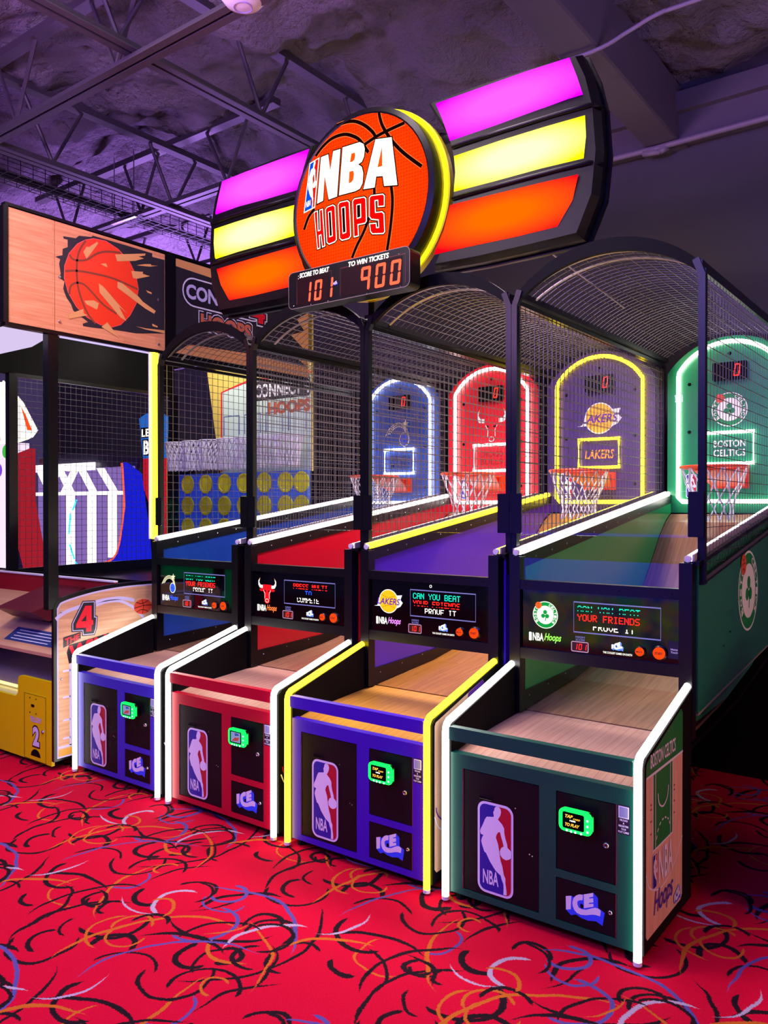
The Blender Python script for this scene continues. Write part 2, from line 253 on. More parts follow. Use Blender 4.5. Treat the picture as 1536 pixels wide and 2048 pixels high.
# ------------------------------------------------------------------ outlines of the printed badges and lettering (metres)
D={'nba_fig':[(-0.1697,0.43),(-0.1767,0.423),(-0.1787,0.412),(-0.1827,0.406),(-0.1817,0.399),(-0.1797,0.389),(-0.1837,0.386),(-0.2117,0.381),(-0.2197,0.369),(-0.2307,0.343),(-0.2387,0.328),(-0.2417,0.317),(-0.2387,0.307),(-0.2267,0.305),(-0.2327,0.294),(-0.2367,0.28),(-0.2327,0.266),(-0.2227,0.241),(-0.2147,0.237),(-0.1957,0.206),(-0.1717,0.178),(-0.1497,0.165),(-0.1457,0.152),(-0.1377,0.135),(-0.1367,0.117),(-0.1377,0.093),(-0.1237,0.095),(-0.1237,0.11),(-0.1287,0.14),(-0.1287,0.159),(-0.1357,0.171),(-0.1417,0.201),(-0.1497,0.222),(-0.1537,0.242),(-0.1577,0.266),(-0.1607,0.284),(-0.1707,0.308),(-0.1677,0.32),(-0.1607,0.331),(-0.1527,0.334),(-0.1487,0.319),(-0.1407,0.298),(-0.1367,0.282),(-0.1477,0.273),(-0.1537,0.259),(-0.1517,0.245),(-0.1407,0.234),(-0.1267,0.231),(-0.1127,0.237),(-0.1037,0.245),(-0.1027,0.264),(-0.1077,0.273),(-0.1197,0.281),(-0.1217,0.294),(-0.1287,0.313),(-0.1337,0.333),(-0.1347,0.353),(-0.1437,0.366),(-0.1617,0.381),(-0.1517,0.398),(-0.1477,0.413),(-0.1507,0.424),(-0.1577,0.43)],'nba_div':[(-0.1667,0.434),(-0.1667,0.381),(-0.1727,0.327),(-0.1717,0.265),(-0.1617,0.215),(-0.1457,0.171),(-0.1357,0.148),(-0.1307,0.093)],'nba_box':[(-0.2537,0.265),(-0.0957,0.263),(-0.2197,0.44),(-0.1267,0.081),(-0.2437,0.268),(-0.1057,0.261)],'nba_txt':[(-0.2287,0.161),(-0.1567,0.163),(-0.1567,0.109),(-0.2287,0.108)],'door_slot':[(-0.2397,0.452),(-0.1787,0.453)],'ice_out':[(0.1083,0.109),(0.1273,0.094),(0.1473,0.103),(0.1663,0.096),(0.1933,0.094),(0.2243,0.101),(0.2483,0.092),(0.2563,0.141),(0.2313,0.152),(0.2313,0.187),(0.2133,0.201),(0.1773,0.185),(0.1743,0.183),(0.1593,0.18),(0.1473,0.172),(0.1373,0.163),(0.1293,0.166),(0.1073,0.159)],'ice_I':[(0.1073,0.159),(0.1293,0.166),(0.1273,0.116),(0.1083,0.109)],'ice_C':[(0.1743,0.183),(0.1593,0.18),(0.1473,0.172),(0.1373,0.159),(0.1333,0.144),(0.1343,0.131),(0.1403,0.118),(0.1503,0.11),(0.1663,0.107),(0.1873,0.112),(0.2093,0.121),(0.2253,0.124),(0.2393,0.124),(0.2423,0.145),(0.2313,0.15),(0.2193,0.149),(0.2053,0.142),(0.1873,0.132),(0.1723,0.129),(0.1583,0.131),(0.1523,0.142),(0.1533,0.153),(0.1613,0.159),(0.1733,0.163)],'ice_E':[(0.1773,0.185),(0.2133,0.201),(0.2133,0.187),(0.1983,0.18),(0.1983,0.176),(0.2133,0.182),(0.2143,0.167),(0.1973,0.16),(0.1973,0.156),(0.2143,0.162),(0.2143,0.151),(0.1783,0.135)],'ice_hole':[(0.1693,0.14),(0.1753,0.142)],'reader':[(0.1083,0.437),(0.1253,0.505),(0.2503,0.5),(0.2293,0.418),(0.1323,0.498),(0.2253,0.498),(0.2153,0.438),(0.1203,0.438),(0.2773,0.392),(0.3163,0.541),(0.3593,0.542),(0.3603,0.447)],'sgN':[(-0.258,3.504),(-0.206,3.506),(-0.192,3.416),(-0.171,3.514),(-0.12,3.512),(-0.144,3.264),(-0.203,3.261),(-0.232,3.395),(-0.243,3.264),(-0.287,3.257)],'sgB':[(-0.105,3.516),(0.012,3.513),(0.038,3.496),(0.046,3.468),(0.041,3.429),(0.026,3.406),(0.002,3.399),(0.026,3.38),(0.036,3.344),(0.031,3.293),(0.012,3.268),(-0.017,3.263),(-0.13,3.266)],'sgB1':[(-0.044,3.467),(-0.022,3.467),(-0.018,3.451),(-0.024,3.43),(-0.036,3.424),(-0.054,3.424)],'sgB2':[(-0.058,3.375),(-0.032,3.374),(-0.027,3.356),(-0.032,3.327),(-0.044,3.317),(-0.062,3.315)],'sgA':[(0.116,3.499),(0.22,3.482),(0.256,3.23),(0.172,3.245),(0.163,3.298),(0.121,3.306),(0.111,3.252),(0.036,3.26)],'sgA1':[(0.158,3.449),(0.16,3.35),(0.13,3.352)],'sgH':[(-0.311,3.218),(-0.281,3.22),(-0.276,3.111),(-0.267,3.111),(-0.271,3.221),(-0.245,3.222),(-0.227,3.014),(-0.251,3.011),(-0.26,3.079),(-0.268,3.078),(-0.262,3.009),(-0.286,3.007)],'sgO':[(-0.229,3.212),(-0.216,3.225),(-0.171,3.228),(-0.155,3.215),(-0.145,3.033),(-0.158,3.022),(-0.201,3.017),(-0.219,3.032)],'sgO1':[(-0.201,3.19),(-0.187,3.191),(-0.178,3.062),(-0.193,3.061)],'sgQ':[(-0.139,3.219),(-0.125,3.231),(-0.071,3.228),(-0.056,3.215),(-0.046,3.032),(-0.061,3.02),(-0.11,3.02),(-0.128,3.035)],'sgQ1':[(-0.108,3.193),(-0.09,3.193),(-0.083,3.062),(-0.1,3.06)],'sgP':[(-0.039,3.217),(-0.024,3.227),(0.043,3.221),(0.056,3.209),(0.06,3.089),(0.048,3.078),(0.003,3.08),(0.007,3.021),(-0.029,3.021)],'sgP1':[(-0.005,3.185),(0.016,3.184),(0.018,3.12),(-0.003,3.119)],'sgS':[(0.073,3.209),(0.088,3.218),(0.165,3.208),(0.177,3.196),(0.176,3.139),(0.13,3.146),(0.129,3.179),(0.116,3.18),(0.119,3.124),(0.16,3.119),(0.174,3.105),(0.179,3.009),(0.167,3.0),(0.095,3.013),(0.081,3.029),(0.074,3.075),(0.123,3.068),(0.126,3.044),(0.135,3.043),(0.133,3.077),(0.088,3.09),(0.073,3.108)],'sgLogo':[(-0.336,3.487),(-0.276,3.499),(-0.307,3.245),(-0.379,3.233)],'seams':[[(0.137,3.637),(0.145,3.598),(0.167,3.544),(0.227,3.456),(0.3,3.377),(0.404,3.287)],[(0.3,3.533),(0.182,3.522),(0.114,3.511),(0.045,3.493)],[(-0.147,3.645),(-0.082,3.645),(-0.018,3.63),(0.045,3.591),(0.099,3.539),(0.118,3.503)],[(-0.299,3.521),(-0.247,3.559),(-0.18,3.585),(-0.098,3.584),(-0.034,3.557),(0.014,3.52),(0.068,3.444)],[(0.216,3.233),(0.224,3.154),(0.213,3.037),(0.19,2.913)],[(0.107,3.253),(0.103,3.175),(0.061,3.081),(0.029,3.026),(-0.01,2.973),(-0.042,2.917)],[(-0.385,3.136),(-0.35,3.2),(-0.307,3.235)]],'hb_ball':[(0.198,3.28),(0.285,3.287),(0.375,3.259),(0.455,3.205),(0.505,3.131),(0.527,3.04),(0.511,2.94),(0.46,2.85),(0.392,2.78),(0.326,2.752),(0.243,2.753),(0.151,2.782),(0.078,2.833),(0.024,2.907),(-0.003,2.99),(-0.0,3.065),(0.03,3.146),(0.085,3.217),(0.141,3.257)],'hb_hole':[(-0.011,3.242),(0.074,3.252),(0.096,3.273),(0.181,3.288),(0.192,3.299),(0.436,3.301),(0.64,3.301),(0.64,3.277),(0.74,3.28),(0.74,2.781),(0.517,2.743),(0.356,2.737),(0.197,2.724),(0.123,2.721),(0.12,2.736),(0.157,2.752),(0.056,2.804),(0.04,2.841),(0.013,2.87),(0.002,2.892),(-0.011,2.924),(-0.003,2.97),(-0.043,2.986),(-0.027,3.009),(-0.038,3.07),(-0.03,3.097),(-0.062,3.106),(-0.016,3.125),(-0.014,3.165),(0.019,3.183),(0.019,3.228),(-0.008,3.228)],'hb_spl':[[(0.351,3.221),(0.585,3.285),(0.582,3.271),(0.53,3.252),(0.572,3.249),(0.505,3.217),(0.366,3.18)],[(0.473,3.143),(0.565,3.159),(0.562,3.145),(0.62,3.142),(0.517,3.102),(0.486,3.1)],[(0.514,3.19),(0.575,3.212),(0.627,3.225),(0.63,3.217),(0.687,3.228),(0.621,3.206),(0.582,3.2)],[(0.368,3.05),(0.405,3.048),(0.53,2.987),(0.562,2.961),(0.666,2.919),(0.653,2.898),(0.581,2.919),(0.368,3.011)],[(0.232,3.01),(0.267,2.994),(0.374,2.908),(0.442,2.857),(0.377,2.895),(0.435,2.809),(0.392,2.822),(0.238,2.952)],[(0.129,2.879),(0.197,2.895),(0.232,2.884),(0.22,2.841),(0.146,2.859)],[(0.124,3.18),(0.146,3.218),(0.163,3.22),(0.221,3.268),(0.229,3.26),(0.175,3.182),(0.146,3.142)],[(0.018,2.772),(0.123,2.827),(0.126,2.8),(0.154,2.793),(0.029,2.749)],[(0.249,2.738),(0.293,2.775),(0.38,2.691)],[(0.244,3.135),(0.285,3.148),(0.297,3.125),(0.279,3.126)],[(0.51,2.788),(0.587,2.788),(0.74,2.801),(0.74,2.781),(0.587,2.78)],[(0.588,3.042),(0.633,3.036),(0.633,3.025),(0.601,3.029)],[(0.636,2.829),(0.683,2.818),(0.679,2.81),(0.64,2.813)]],'hb_seam':[[(0.03,3.141),(0.051,3.119),(0.096,3.12),(0.152,3.141),(0.221,3.194),(0.291,3.224),(0.393,3.242)],[(-0.0,3.032),(0.079,3.053),(0.197,3.063),(0.344,3.063),(0.524,3.034)],[(0.029,2.898),(0.035,2.944),(0.062,2.972),(0.101,2.983),(0.14,2.974),(0.197,2.933),(0.267,2.881),(0.362,2.842)],[(0.141,3.255),(0.101,3.189),(0.082,3.119),(0.079,3.033),(0.09,2.946),(0.123,2.857),(0.162,2.794),(0.208,2.752)]],'c4_four':[(0.13,0.984),(0.175,0.982),(0.175,0.891),(0.186,0.889),(0.186,0.861),(0.175,0.859),(0.172,0.821),(0.136,0.822),(0.136,0.848),(0.067,0.853),(0.067,0.875)],'c4_four_h':[(0.137,0.926),(0.136,0.889),(0.102,0.891)],'c4_four_out':[(0.116,1.01),(0.197,1.006),(0.197,0.91),(0.213,0.907),(0.207,0.833),(0.193,0.8),(0.115,0.803),(0.112,0.832),(0.043,0.837),(0.043,0.884)],'c4_the':[(-0.011,0.798),(0.094,0.818),(0.091,0.781),(-0.011,0.745)],'c4_win':[(0.016,0.751),(0.265,0.784),(0.243,0.752),(0.026,0.706)],'c4_ball':[(0.56,0.982),(0.559,0.888),(0.488,0.989)],'c4_arc':[(-0.067,0.921),(-0.007,0.957),(0.088,0.981),(0.208,1.001),(0.317,1.011),(0.407,1.006),(0.492,0.985)],'c4_arc2':[(0.208,0.979),(0.28,0.995),(0.377,0.992),(0.446,0.963),(0.508,0.923),(0.563,0.864)],'c4_sidetop':[(-0.07,1.012),(-0.06,1.026),(-0.021,1.05),(0.172,1.087),(0.392,1.105),(0.612,1.106)],'c4h_pill':[(0.894,3.129),(0.945,3.184),(1.563,3.207),(1.615,3.12),(0.945,3.03)],'c4h_con':[(0.911,3.153),(1.204,3.167),(1.204,3.061),(0.911,3.057)],'c4h_4':[(1.533,3.149),(1.687,3.135),(1.687,3.029),(1.533,3.038)],'c4h_hoops':[(1.05,2.989),(1.548,2.996),(1.548,2.914),(1.05,2.926)],'c4h_woods':[[(0.844,3.323),(1.122,3.329),(1.122,3.273),(0.844,3.286)],[(0.919,2.766),(1.006,2.818),(1.513,2.798),(1.492,2.769)],[(1.982,3.098),(2.167,3.188),(2.179,2.922),(2.027,2.917),(2.143,2.984),(1.982,3.012),(2.085,3.062)]],'c4h_wood_low':[(0.786,3.359)],'disp':{'border':[(-0.0967,1.181),(0.2843,1.178),(0.2783,1.048),(-0.1027,1.047)],'logo':[(-0.2957,1.109),(-0.1777,1.114),(-0.2347,1.173),(-0.2337,1.046)],'ball':[(-0.2677,1.153),(-0.2517,1.154)],'nba':[(-0.3197,1.029),(-0.2467,1.028),(-0.2467,0.991),(-0.3197,0.99)],'hoops':[(-0.2437,1.029),(-0.1607,1.027),(-0.1607,0.995),(-0.2437,0.991)],'l1':[(-0.0817,1.165),(0.2003,1.164),(0.1933,1.136)],'l2':[(-0.0817,1.13),(0.1993,1.127),(0.1933,1.101),(-0.0817,1.099)],'l3':[(-0.0097,1.078),(0.1713,1.081),(0.1713,1.063)],'hi':[(-0.0917,1.031),(-0.0477,1.033),(-0.0507,1.01)],'box':[(-0.1107,1.004),(-0.0337,1.008),(-0.0357,0.964),(-0.1107,0.965)],'ice':[(0.0693,1.016),(0.1223,0.992)],'cool':[(0.0323,0.978),(0.1603,0.977),(0.1603,0.968)],'b1':[(0.1973,0.994),(0.2183,0.996)],'b2':[(0.2783,0.994),(0.3053,0.997)],'glass':[(-0.3647,1.224),(0.3483,1.219),(0.3483,0.955),(-0.3647,0.952)],'acr':[(-0.3647,1.363),(0.3473,1.363)],'tag':[(0.3123,1.051),(0.3463,1.05),(0.3443,0.978)]},'disp3':{'logo':[(-0.3308,1.081),(-0.1498,1.115),(-0.2438,1.169),(-0.2438,1.056),(-0.2938,1.109),(-0.1938,1.116)],'l1':[(-0.0898,1.171),(0.1902,1.143)],'l2':[(-0.0898,1.125),(0.1852,1.107)],'l3':[(-0.0168,1.1),(0.1692,1.074)],'border':[(-0.1048,1.184),(0.2762,1.182),(0.2682,1.053),(-0.1118,1.051)],'ring':[(0.0232,1.206)]},'disp2':{'horns':[(-0.296,1.129),(-0.15,1.138),(-0.283,1.165)],'head':[(-0.259,1.136),(-0.195,1.139),(-0.219,1.047),(-0.248,1.045)],'l1':[(-0.025,1.161),(0.226,1.141)],'l2':[(0.065,1.137),(0.109,1.11)],'l3':[(0.003,1.096),(0.164,1.071)],'border':[(-0.083,1.183),(0.294,1.186),(0.28,1.052),(-0.099,1.052)]},'side':{'green':[(-0.024,0.65),(0.444,0.654),(0.443,0.772),(0.265,0.785),(-0.013,0.698)],'txt':[(0.073,0.723),(0.352,0.725),(0.353,0.676),(0.074,0.671)],'lane':[(0.098,0.649),(0.319,0.641),(0.322,0.369),(0.1,0.373)],'lane2':[(0.125,0.646),(0.295,0.641)],'arc':[(0.153,0.566),(0.159,0.539),(0.19,0.51),(0.235,0.509),(0.261,0.535),(0.267,0.565)],'dash':[(0.142,0.421),(0.172,0.45),(0.216,0.457),(0.242,0.455),(0.275,0.43),(0.295,0.399)],'nba':[(0.161,0.364),(0.315,0.35),(0.316,0.239),(0.162,0.225)],'logo':[(0.094,0.363),(0.142,0.356),(0.143,0.232),(0.095,0.239)],'hoops':[(0.107,0.218),(0.323,0.216),(0.324,0.16),(0.108,0.113)],'ice':[(0.337,0.134),(0.406,0.142),(0.407,0.098),(0.338,0.104)],'curve':[(-0.021,0.314),(0.036,0.265),(0.095,0.235),(0.18,0.214),(0.283,0.226),(0.377,0.269),(0.44,0.318)],'bott':[(-0.019,0.083),(0.015,0.07),(0.442,0.089)],'ticks':[(0.081,0.544),(0.081,0.526),(0.081,0.485),(0.081,0.439),(0.34,0.546),(0.341,0.529),(0.341,0.487),(0.341,0.444)]},'sidelogo':[(1.282,1.205),(1.668,1.173),(1.456,1.387),(1.462,0.998),(1.4,1.376)],'wingp':[[(0.426,3.626),(0.691,3.626),(0.931,3.625),(1.146,3.618),(1.182,3.522),(1.213,3.424),(1.007,3.429),(0.773,3.42),(0.512,3.415),(0.471,3.526)],[(0.536,3.335),(0.8,3.342),(1.032,3.342),(1.22,3.338),(1.225,3.244),(1.214,3.148),(1.008,3.155),(0.774,3.155),(0.536,3.158),(0.545,3.247)],[(0.516,3.099),(0.774,3.095),(1.008,3.091),(1.202,3.084),(1.16,2.972),(1.088,2.871),(0.881,2.867),(0.651,2.87),(0.418,2.87),(0.478,2.978)]],'wingf':[(0.358,3.658),(0.674,3.661),(0.941,3.653),(1.188,3.635),(1.24,3.516),(1.275,3.373),(1.291,3.171),(1.271,2.978),(1.194,2.804),(0.943,2.798),(0.675,2.795),(0.389,2.802),(0.467,2.938),(0.511,3.128),(0.52,3.3),(0.481,3.459)]}
# ------------------------------------------------------------------ shared materials
BLK = pm('black_powder_coat', '0a080d', .3, 0, .38)
BLKM = pm('black_matte', '09080b', .65, 0, .12)
DOORM = pm('black_door_steel', '0b090f', .5, 0, .2, 0, (260, .25, .0006))
SOFT = pm('black_plastic', '0b090c', .38, 0, .22, 0, (420, .3, .0005))
STEEL = pm('steel', 'b9b6bd', .28, 1.)
GREY = pm('wire_steel', '6a646a', .42, .6)
ZINC = pm('zinc_strip', 'a59a98', .35, .9)
PRW = pm('print_white', 'e6e4f4', .4)
PRB = pm('print_royal_blue', '1a1f9a', .4)
PRR = pm('print_red', 'b5102c', .4)
ICEB = pm('print_sky_blue', '2350ff', .4)
WHT = pm('white_plastic', 'e4e0e8', .4)
ACR = glass('clear_acrylic')
SMK = glass('smoked_acrylic', (.82, .82, .85))
NEONW = em('neon_white', 'fffaf2', 7.5)
NEONY = em('neon_yellow', 'ffdf1c', 9.0)
LEDR = em('led_red', 'ff1c14', 3.2)
LEDC = em('led_cyan', '19f0c4', 1.6)
LEDW = em('led_white', 'fff6ea', 2.2)
LEDBL = em('led_blue', '2a50ff', 2.0)
DIGR = em('digit_red', 'ff2418', 3.0)
LAV = em('display_border_lavender', '8c86dc', .75)
BTN = em('button_orange', 'ff4a12', .9)
GLOWW = em('lit_print_white', 'fffcf0', 1.25)
# ------------------------------------------------------------------ the room
def carpet():
    m = bpy.data.materials.new('carpet_red_swirls'); m.use_nodes = True; nt = m.node_tree; N = nt.nodes; L = nt.links; b = N['Principled BSDF']
    g = bpy.data.node_groups.new('brush_arc', 'ShaderNodeTree'); I = g.interface
    for nm, ty in (('P', 'NodeSocketVector'), ('Center', 'NodeSocketVector'), ('Radius', 'NodeSocketFloat'), ('Width', 'NodeSocketFloat'), ('Dir', 'NodeSocketVector'), ('Cut', 'NodeSocketFloat')): I.new_socket(nm, in_out='INPUT', socket_type=ty)
    I.new_socket('Mask', in_out='OUTPUT', socket_type='NodeSocketFloat')
    gi = g.nodes.new('NodeGroupInput'); go = g.nodes.new('NodeGroupOutput')
    def vm(op, a, bb=None):
        n = g.nodes.new('ShaderNodeVectorMath'); n.operation = op
        for k, x in enumerate((a, bb)):
            if x is None: continue
            if isinstance(x, tuple): n.inputs[k].default_value = x
            else: g.links.new(x, n.inputs[k])
        return n
    def fm(op, a, bb=None, cl=False):
        n = g.nodes.new('ShaderNodeMath'); n.operation = op; n.use_clamp = cl
        for k, x in enumerate((a, bb)):
            if x is None: continue
            if isinstance(x, (int, float)): n.inputs[k].default_value = x
            else: g.links.new(x, n.inputs[k])
        return n.outputs[0]
    d = vm('SUBTRACT', gi.outputs[0], gi.outputs[1]).outputs[0]
    d = vm('ADD', d, (.5, .5, 0)).outputs[0]; d = vm('FRACTION', d).outputs[0]; d = vm('SUBTRACT', d, (.5, .5, 0)).outputs[0]
    ln = vm('LENGTH', d).outputs['Value']; nd = vm('NORMALIZE', d).outputs[0]; dt = vm('DOT_PRODUCT', nd, gi.outputs[4]).outputs['Value']
    t = fm('MULTIPLY', fm('SUBTRACT', dt, gi.outputs[5]), 4.0, True)
    dist = fm('ABSOLUTE', fm('SUBTRACT', ln, gi.outputs[2]))
    w = fm('MULTIPLY', t, gi.outputs[3])
    mk = fm('MULTIPLY', fm('SUBTRACT', w, dist), 420, True); g.links.new(mk, go.inputs[0])
    tc = N.new('ShaderNodeTexCoord'); mp = N.new('ShaderNodeMapping'); mp.inputs['Scale'].default_value = (1 / .98, 1 / .98, 0); mp.inputs['Rotation'].default_value = (0, 0, .5); L.new(tc.outputs['Object'], mp.inputs[0])
    nz = N.new('ShaderNodeTexNoise'); nz.inputs['Scale'].default_value = 5; nz.inputs['Detail'].default_value = 1; L.new(mp.outputs[0], nz.inputs[0])
    wv = N.new('ShaderNodeVectorMath'); wv.operation = 'MULTIPLY_ADD'; wv.inputs[1].default_value = (.06, .06, 0); L.new(nz.outputs['Color'], wv.inputs[0]); L.new(mp.outputs[0], wv.inputs[2])
    fz = N.new('ShaderNodeTexNoise'); fz.inputs['Scale'].default_value = 170; fz.inputs['Detail'].default_value = 2; L.new(mp.outputs[0], fz.inputs[0])
    w2 = N.new('ShaderNodeVectorMath'); w2.operation = 'MULTIPLY_ADD'; w2.inputs[1].default_value = (.013, .013, 0); L.new(fz.outputs['Color'], w2.inputs[0]); L.new(wv.outputs[0], w2.inputs[2])
    base = N.new('ShaderNodeValToRGB'); base.color_ramp.elements[0].color = (*lin('a80024'), 1); base.color_ramp.elements[1].color = (*lin('d20232'), 1); L.new(fz.outputs['Fac'], base.inputs[0])
    cur = base.outputs[0]; rr = random.Random(21)
    cols = {'k': '1d0f16', 'o': 'b8601c', 'w': 'a898ac', 'b': '54468a'}
    seq = 'kkkkkkkkkkkkkkkkkkbbbooooookkkkkwwookkkobokkkkkwkkobkkwkokbk'
    for ch in seq:
        q = N.new('ShaderNodeGroup'); q.node_tree = g; L.new(w2.outputs[0], q.inputs[0])
        a = rr.uniform(0, 6.283); rad = rr.choice((.05, .08, .1, .13, .2, .3, .42))
        q.inputs[1].default_value = (rr.random(), rr.random(), 0); q.inputs[2].default_value = rad
        q.inputs[3].default_value = {'k': .0105, 'o': .0085, 'w': .009, 'b': .0088}[ch] * rr.uniform(.7, 1.3)
        q.inputs[4].default_value = (math.cos(a), math.sin(a), 0); q.inputs[5].default_value = rr.uniform(-.6, .5) if rad < .15 else rr.uniform(.5, .85)
        mx = N.new('ShaderNodeMix'); mx.data_type = 'RGBA'; L.new(q.outputs[0], mx.inputs[0]); L.new(cur, mx.inputs[6]); mx.inputs[7].default_value = (*lin(cols[ch]), 1); cur = mx.outputs[2]
    L.new(cur, b.inputs['Base Color']); b.inputs['Roughness'].default_value = .95; b.inputs['Specular IOR Level'].default_value = .1
    bp = N.new('ShaderNodeBump'); bp.inputs['Strength'].default_value = .5; bp.inputs['Distance'].default_value = .004; L.new(fz.outputs['Fac'], bp.inputs['Height']); L.new(bp.outputs[0], b.inputs['Normal'])
    return m
def foam():
    m = bpy.data.materials.new('sprayed_foam_ceiling'); m.use_nodes = True; nt = m.node_tree; N = nt.nodes; L = nt.links; b = N['Principled BSDF']
    tc = N.new('ShaderNodeTexCoord')
    n1 = N.new('ShaderNodeTexNoise'); n1.inputs['Scale'].default_value = 20; n1.inputs['Detail'].default_value = 6; n1.inputs['Roughness'].default_value = .62; L.new(tc.outputs['Object'], n1.inputs[0])
    n2 = N.new('ShaderNodeTexNoise'); n2.inputs['Scale'].default_value = 1.1; n2.inputs['Detail'].default_value = 3; L.new(tc.outputs['Object'], n2.inputs[0])
    cr = N.new('ShaderNodeValToRGB'); cr.color_ramp.elements[0].color = (*lin('5e5860'), 1); cr.color_ramp.elements[1].color = (*lin('a49ca4'), 1); L.new(n2.outputs['Fac'], cr.inputs[0]); L.new(cr.outputs[0], b.inputs['Base Color'])
    b.inputs['Roughness'].default_value = .9; b.inputs['Specular IOR Level'].default_value = .15
    bp = N.new('ShaderNodeBump'); bp.inputs['Strength'].default_value = .9; bp.inputs['Distance'].default_value = .12; L.new(n1.outputs['Fac'], bp.inputs['Height']); L.new(bp.outputs[0], b.inputs['Normal']); return m
WALLM = pm('dark_wall_paint', '4c4a54', .7, 0, .3, 0, (60, .15, .002))
BEAMM = pm('painted_beam', '5c5660', .6)
JSTM = pm('painted_joist_steel', '443d45', .55)
FX0, FX1, FY0, FY1 = -13, 8, -7, 7.6
MB(carpet()).add([(FX0, FY0, 0), (FX1, FY0, 0), (FX1, FY1, 0), (FX0, FY1, 0)], [(0, 1, 2, 3)]).build('floor')
tag(bpy.data.objects['floor'], 'red carpet with black orange and white swirling brush strokes', 'floor', kind='structure')
def st(mb, name, label, cat, **k): return tag(mb.build(name, **k), label, cat, kind='structure')
WX = -1.5; WY = 3.35
st(MB(WALLM).box(WX, FX1, WY, WY + .15, 0, 4.9), 'wall_back', 'dark grey painted wall behind the row of basketball games', 'wall')
st(MB(WALLM).box(WX - .15, WX, WY, FY1, 0, 4.9), 'wall_return', 'dark grey wall turning away behind the left game', 'wall')
st(MB(WALLM).box(FX0, WX - .15, FY1 - .15, FY1, 0, 4.9), 'wall_far', 'dark far wall beyond the glowing games on the left', 'wall')
st(MB(BLKM).box(WX, FX1, WY - .02, WY, 0, .14), 'baseboard_back', 'black baseboard along the wall under the ramps', 'baseboard')
# ceiling: sprayed foam between the joists, lumpy
cv = []; NX, NY = 300, 200; CX0, CX1, CY0, CY1 = -10, 7, -4, 7.6
for j in range(NY + 1):
    for i in range(NX + 1):
        x = CX0 + (CX1 - CX0) * i / NX; y = CY0 + (CY1 - CY0) * j / NY
        z = 4.72 + .07 * math.sin(y * 4.4 + .5 * math.sin(x * .9)) + .16 * noise.noise((x * .9, y * 1.3, 1.3)) + .11 * noise.noise((x * 2.6, y * 3.4, 4.)) + .06 * noise.noise((x * 6, y * 6, 9.)) + .035 * noise.noise((x * 13, y * 13, 2.))
        cv.append((x, y, z))
cf = [(j * (NX + 1) + i, (j + 1) * (NX + 1) + i, (j + 1) * (NX + 1) + i + 1, j * (NX + 1) + i + 1) for j in range(NY) for i in range(NX)]
st(MB(foam()).add(cv, cf), 'ceiling', 'lumpy sprayed foam ceiling in purple light', 'ceiling', smooth=True)
# big beam meeting the back wall, ledger and conduits
bm = thing('trim_1', (2.45, WY, 4.27), 'wide boxed beam running from the room to the back wall', 'beam'); bm['kind'] = 'structure'
MB(BEAMM).bbox(-.12, .12, -6.5, 0, 0, .42, .012).build('beam_casing', bm)
MB(BEAMM).box(-.16, .16, -.06, 0, -.03, 0).build('bearing_plate', bm)
st(MB(BEAMM).box(WX, FX1, WY - .1, WY, 4.26, 4.46).box(WX, FX1, WY - .16, WY, 4.46, 4.6), 'trim_2', 'dark ledger along the top of the back wall', 'trim')
def joist(name, ax, pos, z, a, b, label, ph=0):
    """open web steel joist along x or y: two-angle bottom chord, zigzag web, top chord"""
    r = thing(name, (pos if ax == 'y' else a, a if ax == 'y' else pos, z), label, 'joist'); r['kind'] = 'structure'
    W = (lambda t, s, h: (s, t, h)) if ax == 'y' else (lambda t, s, h: (t, s, h)); n = b - a
    for s in (-.032, .032):
        mb = MB(JSTM); mb.bar(W(0, s, .004), W(n, s, .004), .045, .008); mb.bar(W(0, s * .55, .03), W(n, s * .55, .03), .007, .05); mb.build('bottom_chord', r)
    MB(JSTM).bar(W(0, 0, .52), W(n, 0, .52), .08, .05).build('top_chord', r)
    k = int(n / 1.1)
    for i in range(k):
        t0 = ph + i * 1.1
        for u, v in ((t0, t0 + .25), (t0 + .5, t0 + .25)):
            if 0 <= u <= n: MB(JSTM).tube([W(u, 0, .52), W(v, 0, .04)], .014, 6).build('web_rod', r)
    return r
joist('trim_3', 'x', .05, 4.1, -4.5, 2.2, 'long steel joist crossing the top left of the ceiling', .2)
joist('trim_4', 'y', .52, 4.16, -2.6, 3.2, 'steel joist running under the crossing joist towards the sign', .1)
joist('trim_5', 'x', 1.62, 4.13, -3.2, .1, 'thinner steel joist above the wooden game header', .3)
joist('trim_6', 'y', -1.15, 4.1, -1.0, 6.8, 'steel joist above the wire cable tray', .2)
joist('trim_7', 'x', 2.9, 4.13, -6, 1.0, 'farthest steel joist behind the sign', .1)
# wire basket cable tray
tr = thing('cable_tray', (-1.75, .2, 4.12), 'wire basket cable tray hung under the ceiling at left', 'cable tray')
wb = MB(pm('tray_wire', '3a353c', .4, .7))
for x in (0, .06, .12, .18, .24): wb.wire((x, 0, 0), (x, 6, 0), .003)
for x in (0, .24):
    for z in (.04, .08, .11): wb.wire((x, 0, z), (x, 6, z), .003)
for k in range(61): wb.wire((0, k * .1, 0), (.24, k * .1, 0), .003); wb.wire((0, k * .1, 0), (0, k * .1, .11), .003); wb.wire((.24, k * .1, 0), (.24, k * .1, .11), .003)
wb.build('wire_basket', tr, kind='stuff')
for k in range(3): MB(pm('cable_black', '16131a', .5)).tube([(.08 + .04 * k, 0, .02), (.07 + .05 * k, 1.5, .018), (.09 + .04 * k, 3, .02), (.08 + .04 * k, 6, .02)], .011, 6).build('cable', tr)
